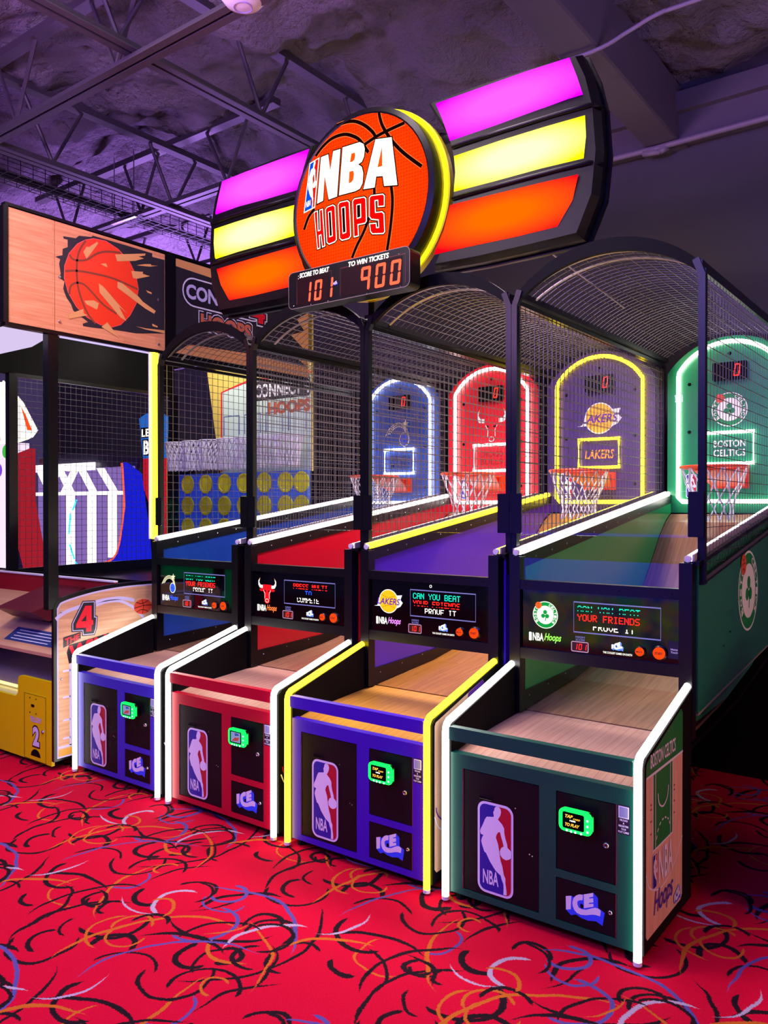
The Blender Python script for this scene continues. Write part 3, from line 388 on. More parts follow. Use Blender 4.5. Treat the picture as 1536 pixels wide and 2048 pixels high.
for y in (1.3, 3.0, 4.7):
    for x in (-.02, .26): MB(STEEL).tube([(x, y, -.02), (x, y, .55)], .005, 5).build('hanger_rod', tr)
    MB(STEEL).box(-.05, .29, y - .015, y + .015, -.035, -.015).build('trapeze_bar', tr)
tag(MB(pm('conduit_paint', '857a88', .5)).tube(smoothpath([(2.05, 1.7, 4.24), (2.55, 1.72, 4.24), (2.75, 1.75, 4.3), (2.95, 1.75, 4.34), (3.35, 1.76, 4.34), (7, 1.8, 4.34)]), .012, 8).build('conduit', smooth=True), 'thin painted conduit crossing under the wide beam', 'conduit')
tag(MB(pm('conduit_paint', '857a88', .5)).tube(smoothpath([(WX + .2, WY - .13, 4.25), (2.15, WY - .13, 4.25), (2.45, WY - .13, 4.21), (2.75, WY - .13, 4.25), (7.5, WY - .13, 4.25)]), .022, 8).build('conduit', smooth=True), 'thicker conduit running along the top of the back wall', 'conduit')
# ceiling dome with its cable
dm = thing('ceiling_dome', (1.43, .03, 4.15), 'white round dome fixture hanging under the joist at top', 'ceiling fixture')
prof = [(.0, -.075), (.05, -.07), (.09, -.052), (.115, -.02), (.12, .01), (.11, .035), (.07, .05), (.0, .052)]
MB(WHT).loft([[(r * math.cos(2 * math.pi * k / 28), r * math.sin(2 * math.pi * k / 28), z) for k in range(28)] for r, z in [(max(a, .001), b) for a, b in prof]]).build('dome_shell', dm, smooth=True)
MB(pm('dome_ring', 'a89ad8', .4)).tube([(.045 * math.cos(2 * math.pi * k / 24), .045 * math.sin(2 * math.pi * k / 24), -.073) for k in range(24)], .003, 6, closed=True).build('status_ring', dm)
MB(pm('cable_black', '16131a', .5)).tube(smoothpath([(.1, .02, .02), (.2, .06, .0), (.24, .1, .06), (.16, .1, .1), (.22, .04, .04), (.3, .1, .1), (.2, .1, .18)]), .006, 6).build('cable', dm, smooth=True)
MB(STEEL).tube([(0, 0, .05), (0, 0, .1)], .02, 10).build('mounting_stem', dm)
# added lamp panel, hidden behind the sign, to light decks and carpet
pl = thing('added_lamp_behind_sign', (2.0, 1.35, 3.55), 'flat square lamp panel added out of sight behind the big sign', 'lamp')
MB(BLK).box(-.43, .43, -.43, .43, 0, .05).build('lamp_housing', pl)
for x in (-.3, .3): MB(BLK).box(x - .02, x + .02, -.58, -.43, .005, .045).build('bracket_arm', pl)
# ------------------------------------------------------------------ the four basketball games
P = .8819; W = .7842; HW = W / 2
def shift(pts, dx, dz=0, s=1., cx=0, cz=0): return [((a - cx) * s + cx + dx, (b - cz) * s + cz + dz) for a, b in pts]
def player_logo(mb, x0, x1, z0, z1, fn, l=0, txt=True):
    """tall rounded badge: blue left, red right, pale dribbling figure"""
    bx0, bx1, bz0, bz1 = -.2537, -.0957, .081, .440
    T = lambda q: [(x0 + (a - bx0) / (bx1 - bx0) * (x1 - x0), z0 + (b - bz0) / (bz1 - bz0) * (z1 - z0)) for a, b in q]
    w = x1 - x0; t = w * .062; r = w * .22
    mb.m(PRW).flat(rrect(x0, x1, z0, z1, r), fn, l)
    inn = rrect(x0 + t, x1 - t, z0 + t, z1 - t, r * .75, 5)
    mb.m(PRB).flat(inn, fn, l + 1)
    dv = T(D['nba_div']); dv = [(a, min(max(b, z0 + t * 1.01), z1 - t * 1.01)) for a, b in dv]
    right = [q for q in inn if q[0] > dv[0][0]] ; hi = [q for q in inn[:6]]; lo = [q for q in inn[-6:] if q[0] > dv[-1][0]]
    mb.m(PRR).flat(dv + lo + hi, fn, l + 2)
    mb.m(PRW).flat(T(D['nba_fig']), fn, l + 3)
    if txt: mb.m(PRW).text('NBA', x0 + w * .16, x0 + w * .6, z0 + w * .23, z0 + w * .58, fn, l + 3, .02)
def ice_logo(mb, cx, cz, s, fn, l=0, front=None, side=None):
    pts = D['ice_out']; ox = sum(p[0] for p in pts) / len(pts); oz = sum(p[1] for p in pts) / len(pts)
    T = lambda q: [(cx + (a - ox) * s, cz + (b - oz) * s) for a, b in q]
    mb.m(side or ICEB).flat(T(pts), fn, l)
    mb.m(front or PRW)
    for k in ('ice_I', 'ice_C', 'ice_E'): mb.flat(T(D[k]), fn, l + 1)
    h = T([D['ice_hole'][0]])[0]; mb.m(BLKM).flat(circ(h[0], h[1], .0065 * s, 12, .009 * s), fn, l + 1)
def ball(mb, cx, cz, r, fn, l, col, seam, rz=None):
    rz = rz or r
    mb.m(col).flat(circ(cx, cz, r, 28, rz), fn, l); mb.m(seam)
    w = r * .07
    mb.ribbon([(cx - r * .98, cz - rz * .12), (cx, cz + rz * .12), (cx + r * .98, cz + rz * .1)], w, fn, l + 1)
    mb.ribbon([(cx - r * .1, cz + rz * .97), (cx + r * .08, cz), (cx - r * .05, cz - rz * .97)], w, fn, l + 1)
    mb.ribbon(smoothpath([(cx - r * .75, cz + rz * .64), (cx - r * .2, cz + rz * .4), (cx + r * .3, cz + rz * .55), (cx + r * .6, cz + rz * .78)], 4), w, fn, l + 1)
    mb.ribbon(smoothpath([(cx - r * .7, cz - rz * .68), (cx - r * .25, cz - rz * .4), (cx + r * .25, cz - rz * .5), (cx + r * .62, cz - rz * .76)], 4), w, fn, l + 1)
def lit(c, s=1.2): return em('lit_%s_%s' % (c, s), c, s)
def team_logo(mb, kind, cx, cz, r, fn, l, lc):
    """lc(colour) gives a lit or a printed material"""
    if kind == 2:      # ball with streaks and lettering
        mb.m(lc('fff6ff'))
        mb.flat([(cx - 1.62 * r, cz - .5 * r), (cx - 1.25 * r, cz - .42 * r), (cx - 1.1 * r, cz + .2 * r), (cx - .55 * r, cz + .75 * r), (cx - .2 * r, cz + .1 * r), (cx - .4 * r, cz - .48 * r)], fn, l)
        mb.flat([(cx + .5 * r, cz + .52 * r), (cx + 1.48 * r, cz + .62 * r), (cx + 1.3 * r, cz + .2 * r), (cx + 1.55 * r, cz - .05 * r), (cx + 1.3 * r, cz - .4 * r), (cx + .9 * r, cz - .58 * r), (cx + .4 * r, cz - .4 * r)], fn, l)
        mb.flat(circ(cx, cz, r * 1.07), fn, l + 1); mb.m(lc('ffb81c')).flat(circ(cx, cz, r), fn, l + 2)
        mb.m(lc('b87a10'))
        for a in (-.6, .55): mb.ribbon(smoothpath([(cx - .75 * r, cz + a * r), (cx, cz + a * .6 * r), (cx + .8 * r, cz + a * r)], 4), r * .04, fn, l + 3)
        mb.m(lc('5a1f9c')).text('LAKERS', cx - 1.25 * r, cx + 1.3 * r, cz - .3 * r, cz + .28 * r, fn, l + 4, .02, .25)
    elif kind == 1:    # bull head
        red = lc('e01422'); wh = lc('fff4ea')
        for s in (-1, 1):
            mb.m(wh).flat([(cx + s * x * r, cz + z * r) for x, z in ((.5, .52), (.95, .55), (1.12, .8), (1.0, 1.25), (1.25, .95), (1.25, .55), (1.05, .25), (.55, .2))], fn, l)
            mb.m(lc('ff9a3a')).flat([(cx + s * x * r, cz + z * r) for x, z in ((1.03, 1.12), (1.0, 1.28), (1.13, 1.08))], fn, l + 1)
            mb.m(red).flat([(cx + s * x * r, cz + z * r) for x, z in ((.5, .12), (.75, .2), (1.1, .1), (.95, -.08), (.6, -.1))], fn, l)
        mb.m(red).flat([(cx + x * r, cz + z * r) for x, z in ((-.6, .6), (.6, .6), (.62, .1), (.42, -.3), (.4, -.75), (.34, -1.15), (.12, -1.3), (-.12, -1.3), (-.34, -1.15), (-.4, -.75), (-.42, -.3), (-.62, .1))], fn, l + 1)
        mb.m(wh)
        for s in (-1, 1):
            mb.ribbon([(cx + s * .5 * r, cz + .05 * r), (cx + s * .3 * r, cz - .3 * r), (cx + s * .32 * r, cz - .8 * r)], r * .05, fn, l + 2)
            mb.m(lc('1a0608')).flat([(cx + s * x * r, cz + z * r) for x, z in ((.14, -.04), (.42, .08), (.36, -.1), (.18, -.14))], fn, l + 2); mb.m(wh)
        mb.ribbon(circ(cx, cz - 1.0 * r, .22 * r, 14, .17 * r), r * .05, fn, l + 2, True)
    elif kind == 0:    # ball with a sweeping star trail
        y = lc('f4efc0'); bl = lc('3a62ff')
        mb.m(y)
        for k, (sx, sz) in enumerate(((1., 1.), (.86, .8), (.72, .6))):
            mb.ribbon(smoothpath([(cx - 1.45 * r * sx, cz - .25 * r * sz), (cx - .9 * r * sx, cz + .45 * r * sz), (cx - .1 * r, cz + .72 * r * sz), (cx + .6 * r * sx, cz + .3 * r * sz), (cx + .85 * r * sx, cz - .4 * r)], 5), r * .07, fn, l + 1)
        mb.flat(circ(cx + .42 * r, cz - .62 * r, .5 * r, 22, .58 * r), fn, l + 1)
        mb.m(bl).flat(circ(cx + .42 * r, cz - .62 * r, .42 * r, 22, .5 * r), fn, l + 2)
        mb.m(lc('16308c')); mb.ribbon([(cx + .05 * r, cz - .55 * r), (cx + .8 * r, cz - .7 * r)], r * .05, fn, l + 3); mb.ribbon([(cx + .38 * r, cz - .15 * r), (cx + .45 * r, cz - 1.1 * r)], r * .05, fn, l + 3)
        star = []; 
        for k in range(10): a = math.radians(90 + 36 * k); q = r * (.36 if k % 2 == 0 else .15); star.append((cx + .55 * r + q * math.cos(a), cz + .62 * r + q * math.sin(a)))
        mb.m(y).flat(star, fn, l + 3)
    else:              # round badge with lettering on the rim, a ball and a clover (no figure)
        g = lc('12903c'); wh = lc('fbfff0')
        mb.m(wh).flat(circ(cx, cz, r * 1.06, 36), fn, l); mb.m(g).flat(circ(cx, cz, r, 36), fn, l + 1); mb.m(wh).flat(circ(cx, cz, r * .72, 32), fn, l + 2)
        for word, a0, a1 in (('BOSTON', 215, 125), ('CELTICS', 62, -38)):
            for k, ch in enumerate(word):
                a = math.radians(a0 + (a1 - a0) * k / (len(word) - 1)); px = cx + .86 * r * math.cos(a); pz = cz + .86 * r * math.sin(a); h = r * .1; t = a - math.pi / 2
                ux, uz = math.cos(t), math.sin(t)
                q = [(px - ux * h - uz * -h * 1, pz - uz * h + ux * h), (px + ux * h + uz * h, pz + uz * h + ux * h), (px + ux * h - uz * -h * -1, pz + uz * h - ux * h), (px - ux * h + uz * h, pz - uz * h - ux * h)]
                q = [(px - ux * h - uz * h, pz - uz * h + ux * h), (px + ux * h - uz * h, pz + uz * h + ux * h), (px + ux * h + uz * h, pz + uz * h - ux * h), (px - ux * h + uz * h, pz - uz * h - ux * h)]
                mb.m(wh).text(ch, 0, 1, 0, 1, fn, l + 3, .03, 0., quad=q)
        mb.m(g)
        for a in (90, 210, 330): mb.flat(circ(cx + .2 * r * math.cos(math.radians(a)), cz + .02 * r + .2 * r * math.sin(math.radians(a)), .17 * r, 14), fn, l + 3)
        mb.ribbon([(cx, cz), (cx + .06 * r, cz - .2 * r), (cx + .02 * r, cz - .46 * r)], .07 * r, fn, l + 3)
        ball(mb, cx - .56 * r, cz + .72 * r, .27 * r, fn, l + 4, lc('f0622a'), lc('7a2410'))
TEAMS = [
 dict(n='royal blue', panel='3a2cb4', inner='1f48a8', board='2d55b4', neon=NEONW, logo=0, lines=[('CAN YOU BEAT', LEDC, (0, 5, 6)), ('YOUR FRIENDS', LEDR, range(7)), ('PROVE IT', LEDW, (0, 1, 2, 4, 5))], word='3a62ff', banner=('ORLANDO', 'MAGIC'), bcol='20386e',
      label='blue and black basketball game with white neon, leftmost of the row'),
 dict(n='red', panel='b80a2a', inner='c00a26', board='d81526', neon=NEONW, logo=1, lines=[('PRESS MULTI', LEDR, (0, 1, 2, 3, 6)), ('TO', LEDBL, (0, 1, 2, 3, 4)), ('COMPETE', LEDW, (1, 2, 3, 5, 6))], word='ff7a3a', banner=('CHICAGO', 'BULLS'), bcol='8a1014',
      label='red fronted basketball game with white neon edges and bull head logo'),
 dict(n='purple', panel='3b12b0', inner='5326d8', board='3c2670', neon=NEONY, logo=2, lines=[('CAN YOU BEAT', LEDC, range(7)), ('YOUR FRIENDS', LEDR, (0, 1, 2, 3, 6)), ('PROVE IT', LEDW, (0, 1, 2, 3, 4, 5))], word='f08cff', banner=('LAKERS',), bcol='ff9c2a',
      label='purple basketball game with yellow neon edges, third from the left'),
 dict(n='green', panel='044c3c', inner='1e9c5a', board='17804e', neon=NEONW, logo=3, lines=[('CAN YOU BEAT', LEDC, (0, 1, 5)), ('YOUR FRIENDS', LEDR, range(7)), ('PROVE IT', LEDW, (3, 4, 5, 6))], word='9cff5a', banner=('BOSTON', 'CELTICS'), bcol='f4fff0',
      label='dark green basketball game with white neon, nearest on the right')]
DECK = wood('maple_deck', 'b98b78', 'd0a48e', (.6, .5, .45), 'yx', .034, .3, .12)
DECKB = wood('maple_ramp', '8c624c', 'a4785e', (.75, .65, .6), 'yx', .05, .22, .15)
TINTED = wood('neon_tinted_deck', 'b07a30', 'c8923e', (.6, .5, .4), 'yx', .034, .3, .12); TINTEDB = wood('neon_tinted_ramp', '8a5a26', 'a06c30', (.75, .65, .6), 'yx', .05, .22, .15)  # deck boards with the yellow neon light mixed into their colour
SIDEW = wood('maple_court_print', 'd8ab8c', 'ecc4a6', (.85, .8, .75), 'zy', .035, .4, .2, .4)
ORANGE = pm('hoop_orange', 'f0420f', .35); CORD = pm('net_cord', 'e6e2ea', .8)
GREEN_GLOW = em('reader_green_glow', '10ff4a', 2.6)
LEDDOT = em('reader_led_dot', '8cffc8', 5.0)
RAMP = [(.575, .648), (.65, .652), (1.2, .70), (1.7, .78), (2.0, .90), (2.2, 1.06), (2.42, 1.27), (2.56, 1.41), (2.68, 1.50), (2.79, 1.55)]
def railz(y): return 1.39 + .138 * (y - .6)
def meshz(y): return 1.30 + .145 * (y - .65)
def arcpts(hw, zs, zp, n=20, x0=0):
    h = zp - zs; Rr = (hw * hw + h * h) / (2 * h); a = math.asin(min(1, hw / Rr)); cz = zp - Rr
    return [(x0 + Rr * math.sin(-a + 2 * a * k / n), cz + Rr * math.cos(-a + 2 * a * k / n)) for k in range(n + 1)]
def rivet(mb, p, ax, r=.004):
    x, y, z = p
    if ax == 'y': mb.loft([[(x + q * math.cos(k * math.pi / 3), y - d, z + q * math.sin(k * math.pi / 3)) for k in range(6)] for q, d in ((r, 0), (r * .6, r * .6))])
    else: mb.loft([[(x + ax * d, y + q * math.cos(k * math.pi / 3), z + q * math.sin(k * math.pi / 3)) for k in range(6)] for q, d in ((r, 0), (r * .6, r * .6))])
def basketball_game(i, T):
    cx = i * P + HW
    root = thing('basketball_arcade_game', (cx, 0, 0), T['label'], 'arcade game', 'basketball games in a row')
    PAN = pm('gloss_panel_' + T['n'].replace(' ', '_'), T['panel'], .42, 0, .28); INN = pm('side_board_' + T['n'].replace(' ', '_'), T['inner'], .22, 0, .5, .4)
    BRD = pm('backboard_' + T['n'].replace(' ', '_'), T['board'], .35); NEO = T['neon']; DK, DKB = (TINTED, TINTEDB) if i == 2 else (DECK, DECKB); G = lambda n, mb, par=root, **k: mb.build(n, par, **k)
    # --- base
    G('base_body', MB(BLKM).box(-.376, .376, .05, .555, .05, .575))
    mb = MB(PAN); y0, y1 = .012, .034; xs = [-.378, -.323, .013, .082, .315, .378]; zt = .602
    mb.box(xs[0], xs[1], y0, y1, .04, zt); mb.box(xs[2], xs[3], y0, y1, .04, zt); mb.box(xs[4], xs[5], y0, y1, .04, zt)
    mb.box(xs[1], xs[2], y0, y1, .04, .066); mb.box(xs[1], xs[2], y0, y1, .55, zt)
    mb.box(xs[3], xs[4], y0, y1, .04, .066); mb.box(xs[3], xs[4], y0, y1, .226, .255); mb.box(xs[3], xs[4], y0, y1, .546, zt)
    mb.box(-.378, .378, y0, .05, zt, zt + .004); G('front_panel', mb)
    def door(x0, x1, z0, z1, n):
        d = G(n, MB(DOORM).bbox(x0 + .003, x1 - .003, .014, .04, z0 + .003, z1 - .003, .004))
        e = MB(STEEL); e.box(x0 + .001, x0 + .003, .0125, .02, z0, z1) if n == 'access_door' else e.box(x1 - .003, x1 - .001, .0125, .02, z0, z1); G('door_edge', e, d); return d
    d1 = door(-.323, .013, .066, .55, 'access_door')
    mb = MB(); player_logo(mb, -.2537, -.0957, .081, .440, YP(.0134)); G('player_badge', mb, d1)
    mb = MB(SOFT); mb.tube([(-.243, .012, .459), (-.191, .012, .459), (-.186, .012, .453), (-.191, .012, .447), (-.243, .012, .447), (-.248, .012, .453)], .0016, 6, closed=True).m(BLKM).box(-.243, -.191, .0125, .0135, .449, .457); G('finger_slot', mb, d1)
    for p in ((-.088, .44), (-.028, .278), (-.016, .274)): mb = MB(STEEL); rivet(mb, (p[0], .014, p[1]), 'y', .003); G('screw', mb, d1)
    d2 = door(.082, .315, .255, .546, 'reader_door')
    def lock(px, pz, par, r):
        mb = MB(STEEL).loft([[(px + q * math.cos(2 * math.pi * k / 16), yy, pz + q * math.sin(2 * math.pi * k / 16)) for k in range(16)] for q, yy in ((r, .014), (r, .006), (r * .8, .003), (r * .55, .003), (r * .5, .007))])
        mb.m(BLKM).box(px - .0012, px + .0012, .0055, .007, pz - r * .35, pz + r * .35); G('lock', mb, par, smooth=True)
    lock(.277, .392, d2, .0105)
    d3 = door(.081, .314, .066, .226, 'ticket_door'); lock(.293, .156, d3, .008)
    mb = MB(); ice_logo(mb, .1905, .148, 1.0, YP(.0134)); G('maker_logo', mb, d3)
    # card reader: tilted screen in a glowing green bezel
    rd = G('card_reader', MB(SOFT).loft([[(u, yy, v) for u, v in rrect(.122 - e, .236 + e, .432 - e, .502 + e, .016)] for e, yy in ((-.01, .014), (.004, -.012), (.006, -.03), (.002, -.036))]))
    mb = MB(GREEN_GLOW); o_ = rrect(.116, .242, .426, .508, .02, 4); i_ = rrect(.132, .215, .438, .498, .006, 4)
    mb.add([(u, -.037, v) for u, v in o_] + [(u, -.041, v) for u, v in i_], [(k, (k + 1) % 20 if False else (k + 1) % len(o_), len(o_) + (k + 1) % len(o_), len(o_) + k) for k in range(len(o_))])
    mb.loft([[(u, yy, v) for u, v in o_] for yy in (-.037, -.022)], caps=False); G('glowing_bezel', mb, rd)
    mb = MB(LEDDOT)
    for px, pz in ((.228, .482), (.228, .462), (.15, .432), (.166, .431), (.182, .431), (.204, .431), (.228, .442)): mb.flat(circ(px, pz, .0042, 10), YP(-.0425))
    G('bezel_led', mb, rd)
    mb = MB(em('reader_screen_dark', '06070c', .4)).flat(i_, YP(-.0385)); fnr = YP(-.041)
    if i >= 2:
        mb.m(em('reader_text_gold', 'ffc040', 1.3)).text('TAP', .142, .172, .477, .489, fnr, 0, .04, .3).text('CARD', .173, .2, .474, .48, fnr, 0, .04, .3).text('TO PLAY', .142, .198, .447, .459, fnr, 0, .04, .3)
        mb.m(LEDW).text('HERE', .16, .182, .466, .471, fnr, 0, .03)
    else:
        mb.m(em('reader_picture_pale', '9aa2d8', .7)).flat([(.14, .444), (.207, .444), (.207, .493), (.14, .493)], fnr).m(em('reader_picture_red', 'c84a50', .7)).flat([(.145, .447), (.19, .452), (.2, .47), (.17, .468)], fnr, 1).m(em('reader_picture_blue', '5060c8', .6)).flat([(.17, .475), (.2, .48), (.19, .49), (.165, .488)], fnr, 1)
    G('reader_screen', mb, rd)
    mb = MB(pm('sticker_black', '1a1630', .4)).flat([(.318, .445), (.362, .445), (.362, .548), (.318, .548)], YP(.0116)).m(PRW).flat([(.321, .502), (.359, .502), (.359, .544), (.321, .544)], YP(.0116), 1).m(pm('sticker_grey_blue', '8d92b8', .5)).flat([(.3245, .5055), (.3555, .5055), (.3555, .5405), (.3245, .5405)], YP(.0116), 2)
    mb.m(PRW)
    for k, (t_, a, b_) in enumerate((('RELOAD', .326, .354), ('&', .337, .343), ('REGISTER', .322, .358), ('YOUR', .331, .349), ('PLAY CARD', .321, .359))): mb.text(t_, a, b_, .4915 - k * .0105, .4985 - k * .0105, YP(.0116), 2, .03)
    G('reload_sticker', mb)
    # side panels with neon along their front edge
    sp = [(.014, .035), (.014, .70), (.04, .722), (.56, .868), (.56, .035)]
    for s in (-1, 1):
        a, b_ = sorted((s * .378, s * .412)); pn = G('side_panel', MB(BLKM).prism(sp, 'x', a, b_))
        if s == 1:
            mb = MB(SIDEW); fx = XP(.4128); out = [(.03, .095), (.045, .078), (.42, .078), (.44, .095), (.443, .80), (.425, .818), (.04, .705), (.03, .69)]
            if i < 2: out = [(max(a, .16), b_) for a, b_ in out]; out[-2:] = [(.16, .74)]
            mb.flat(out, fx)
            if i == 3:
                gm = pm('decal_green', '14803c', .4)
                mb.m(gm).flat([(.03, .652), (.443, .652), (.443, .80), (.425, .818), (.04, .705), (.03, .69)], fx, 1)
                mb.m(PRW).text('BOSTON CELTICS', .073, .353, .673, .724, fx, 2, .015).ribbon([(.03, .65), (.443, .65)], .008, fx, 2)
                mb.m(PRW).flat([(.097, .369), (.323, .369), (.323, .648), (.097, .648)], fx, 1).m(gm).flat([(.104, .376), (.124, .376), (.124, .644), (.104, .644)], fx, 2).flat([(.130, .376), (.29, .376), (.29, .644), (.130, .644)], fx, 2).flat([(.296, .376), (.316, .376), (.316, .644), (.296, .644)], fx, 2)
                mb.m(PRW).ribbon(smoothpath([(.152, .566), (.165, .525), (.21, .505), (.255, .525), (.268, .566)], 4), .006, fx, 3)
                for k in range(7): a0 = 175 - 170 * k / 7; mb.ribbon(circ(.212, .4, .075, 2, .058, a0, a0 - 13), .006, fx, 3)
                mb.m(pm('decal_red', '8e1420', .4))
                for u in (.08, .341):
                    for v in (.545, .528, .486, .441): mb.flat([(u - .007, v - .003), (u + .007, v - .003), (u + .007, v + .003), (u - .007, v + .003)], fx, 1)
            else:
                pc = pm('decal_purple', '5a2a9c', .4) if i == 2 else pm('decal_team_%d' % i, T['panel'], .4)
                mb.m(pc).flat([(.03, .652), (.443, .652), (.443, .80), (.425, .818), (.3, .78), (.26, .66), (.2, .652)], fx, 1)
                mb.ribbon(circ(.24, .35, .2, 16, .1, 180, 360), .007, fx, 2)
            mb.m(PRW).ribbon(smoothpath([(.03, .314), (.06, .262), (.12, .228), (.2, .212), (.29, .226), (.37, .265), (.442, .32)], 4), .006, fx, 1)
            player_logo(mb, .094, .142, .236, .36, fx, 4, False)
            mb.m(PRW).text('NBA', .158, .318, .236, .358, fx, 4, .02)
            mb.m(pm('decal_script', '1a6a3a' if i == 3 else T['panel'], .4)).text('Hoops', .107, .323, .115, .222, fx, 5, .004, .35)
            ice_logo(mb, .372, .118, .55, fx, 4); G('side_decal', mb, pn)
        tb = [(s * .395, -.002, .02), (s * .395, -.002, .69)] + [(s * .395, -.002 + .045 * (1 - math.cos(t)), .69 + .045 * math.sin(t)) for t in (.35, .7, 1.05)] + [(s * .395, .565, .878)]
        G('neon_tube', MB(NEO).tube(tb, .0145, 10), smooth=True)
        G('tube_cap', MB(WHT).tube([(s * .395, -.002, .008), (s * .395, -.002, .022)], .0155, 10))
        G('foot', MB(BLKM).tube([(s * .36, .5, 0), (s * .36, .5, .05)], [.022, .014], 10)); G('foot', MB(BLKM).tube([(s * .36, .06, 0), (s * .36, .06, .05)], [.022, .014], 10))
    G('cross_rail', MB(PAN).bbox(-.378, .378, -.004, .03, .659, .713, .004))
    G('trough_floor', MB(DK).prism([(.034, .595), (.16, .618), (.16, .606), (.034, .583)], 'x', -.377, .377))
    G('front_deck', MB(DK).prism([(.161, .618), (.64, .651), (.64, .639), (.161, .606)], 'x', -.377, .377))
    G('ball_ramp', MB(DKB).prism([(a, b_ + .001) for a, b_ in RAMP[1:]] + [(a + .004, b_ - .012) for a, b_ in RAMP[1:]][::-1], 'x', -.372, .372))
    # --- display frame
    for s in (-1, 1):
        a, b_ = sorted((s * .358, s * .411)); G('frame_post', MB(BLK).bbox(a, b_, .57, .625, .655, 1.372, .003))
    ub = G('frame_bar', MB(BLK).bbox(-.358, .358, .572, .612, 1.222, 1.266, .003)); lb = G('frame_bar', MB(BLK).bbox(-.358, .358, .572, .612, .906, .956, .003))
    for k in range(4): mb = MB(BLKM); rivet(mb, (-.33 + .22 * k, .572, 1.245), 'y', .0045); G('screw', mb, ub)
    G('upper_window', MB(ACR).box(-.358, .358, .590, .594, 1.266, 1.366))
    dp = G('display_panel', MB(pm('black_glass', '050408', .06, 0, .6)).box(-.358, .358, .586, .606, .956, 1.222))
    fn = YP(.5855)
    x0, x1, z0, z1 = -.101, .281, 1.049, 1.181
    mb = MB(LAV).ribbon([(x0, z0), (x1, z0), (x1, z1), (x0, z1)], .0055, fn, 1, True); G('screen_border', mb, dp)
    lines = T['lines']; LX = [(-.084, .195), (-.084, .193), (-.012, .171)] if i != 1 else [(-.03, .226), (.06, .109), (.0, .164)]
    for (tx, mt, rows), (a, b_), (za, zb) in zip(lines, LX, ((1.137, 1.166), (1.1, 1.129), (1.063, 1.092))):
        mb = MB(mt); ledtext(mb, tx, a, b_, za, zb, fn, rows); G('led_text', mb, dp, kind='stuff')
    mb = MB(); team_logo(mb, T['logo'], -.238, 1.112, .058, fn, 1, lit); G('lit_team_logo', mb, dp)
    mb = MB(GLOWW).text('NBA', -.3, -.246, .992, 1.028, fn, 1, .03).flat(rrect(-.319, -.305, .99, 1.029, .004), fn, 1).m(lit(T['word'], 1.3)).text('Hoops', -.243, -.16, .988, 1.03, fn, 1, .02, .35); G('lit_title', mb, dp)
    mb = MB(pm('score_box_dark', '3a0508', .3)).flat(rrect(-.111, -.034, .964, 1.006, .004), fn, 1).m(em('score_box_frame', 'd8a0c8', .8)).ribbon(rrect(-.111, -.034, .964, 1.006, .005), .004, fn, 2, True).m(DIGR); sevenseg(mb, '101', -.1, -.036, .972, .998, fn, 3); mb.m(LAV).text('HIGH', -.092, -.05, 1.023, 1.032, fn, 1, .02).text('SCORE', -.092, -.05, 1.011, 1.02, fn, 1, .02); G('high_score_readout', mb, dp)
    mb = MB(); ice_logo(mb, .096, 1.004, .36, fn, 1, GLOWW, lit('6a90ff', 1.0)); mb.m(GLOWW).text('THE COOLEST GAMES ON EARTH', .033, .161, .969, .978, fn, 1, .02); G('lit_maker_logo', mb, dp)
    for (bx, bz, br, tx) in ((.197, .994, .019, 'MULTI'), (.278, .996, .026, 'START')):
        mb = MB(BLK).loft([[(bx + q * math.cos(2 * math.pi * k / 20), yy, bz + q * math.sin(2 * math.pi * k / 20)) for k in range(20)] for q, yy in ((br * 1.2, .586), (br * 1.2, .578), (br, .575))]); b0 = G('push_button', mb, dp)
        mb = MB(BTN).loft([[(bx + q * math.cos(2 * math.pi * k / 20), yy, bz + q * math.sin(2 * math.pi * k / 20)) for k in range(20)] for q, yy in ((br * .97, .576), (br * .97, .571), (br * .8, .568))]); mb.m(pm('button_print', '501006', .5)).text(tx, bx - br * .62, bx + br * .62, bz - br * .2, bz + br * .2, YP(.5675), 0, .03); G('lit_cap', mb, b0)
    if i == 2: G('ring_emblem', MB(GLOWW).ribbon(circ(.023, 1.204, .006, 14), .003, fn, 1, True), dp)
    if i == 3: G('warning_sticker', MB(pm('sticker_black', '1a1630', .4)).flat(rrect(.311, .353, .978, 1.05, .003), fn, 1).m(PRW).text('Home', .322, .35, 1.012, 1.02, fn, 2, .02).text('Touch', .322, .35, 1.0, 1.008, fn, 2, .02), dp)
    # --- side boards, rails and ramp housing
    for s in (-1, 1):
        inn = [(.63, .74)] + [(a, b_ + .012) for a, b_ in RAMP[2:]] + [(2.79, railz(2.79) - .02), (.63, railz(.63) - .02)]
        inn[0] = (.63, .70); a, b_ = sorted((s * .372, s * .388)); G('inner_side_board', MB(INN).prism(inn, 'x', a, b_))
        st_ = MB(BLK).prism([(.62, railz(.62) - .075), (2.78, railz(2.78) - .065), (2.78, railz(2.78) - .012), (.62, railz(.62) - .012)], 'x', *sorted((s * .366, s * .3725)))
        g_ = G('rail_strip', st_)
        for k in range(12): mb = MB(STEEL); rivet(mb, (s * .366, .75 + k * .175, railz(.75 + k * .175) - .045), -s, .0045); G('rivet', mb, g_)
        low = MB(BLK).prism([(.6, .652), (1.2, .703), (1.68, .78), (1.68, .81), (1.2, .765), (.6, .742)], 'x', *sorted((s * .364, s * .3725))); g_ = G('deck_strip', low)
        for k in range(5): mb = MB(STEEL); rivet(mb, (s * .364, .68 + k * .2, .715 + k * .018), -s, .004); G('rivet', mb, g_)
        G('rail_cap', MB(BLK).prism([(.6, railz(.6) - .03), (2.8, railz(2.8) - .03), (2.8, railz(2.8) - .012), (.6, railz(.6) - .012)], 'x', *sorted((s * .37, s * .43))))
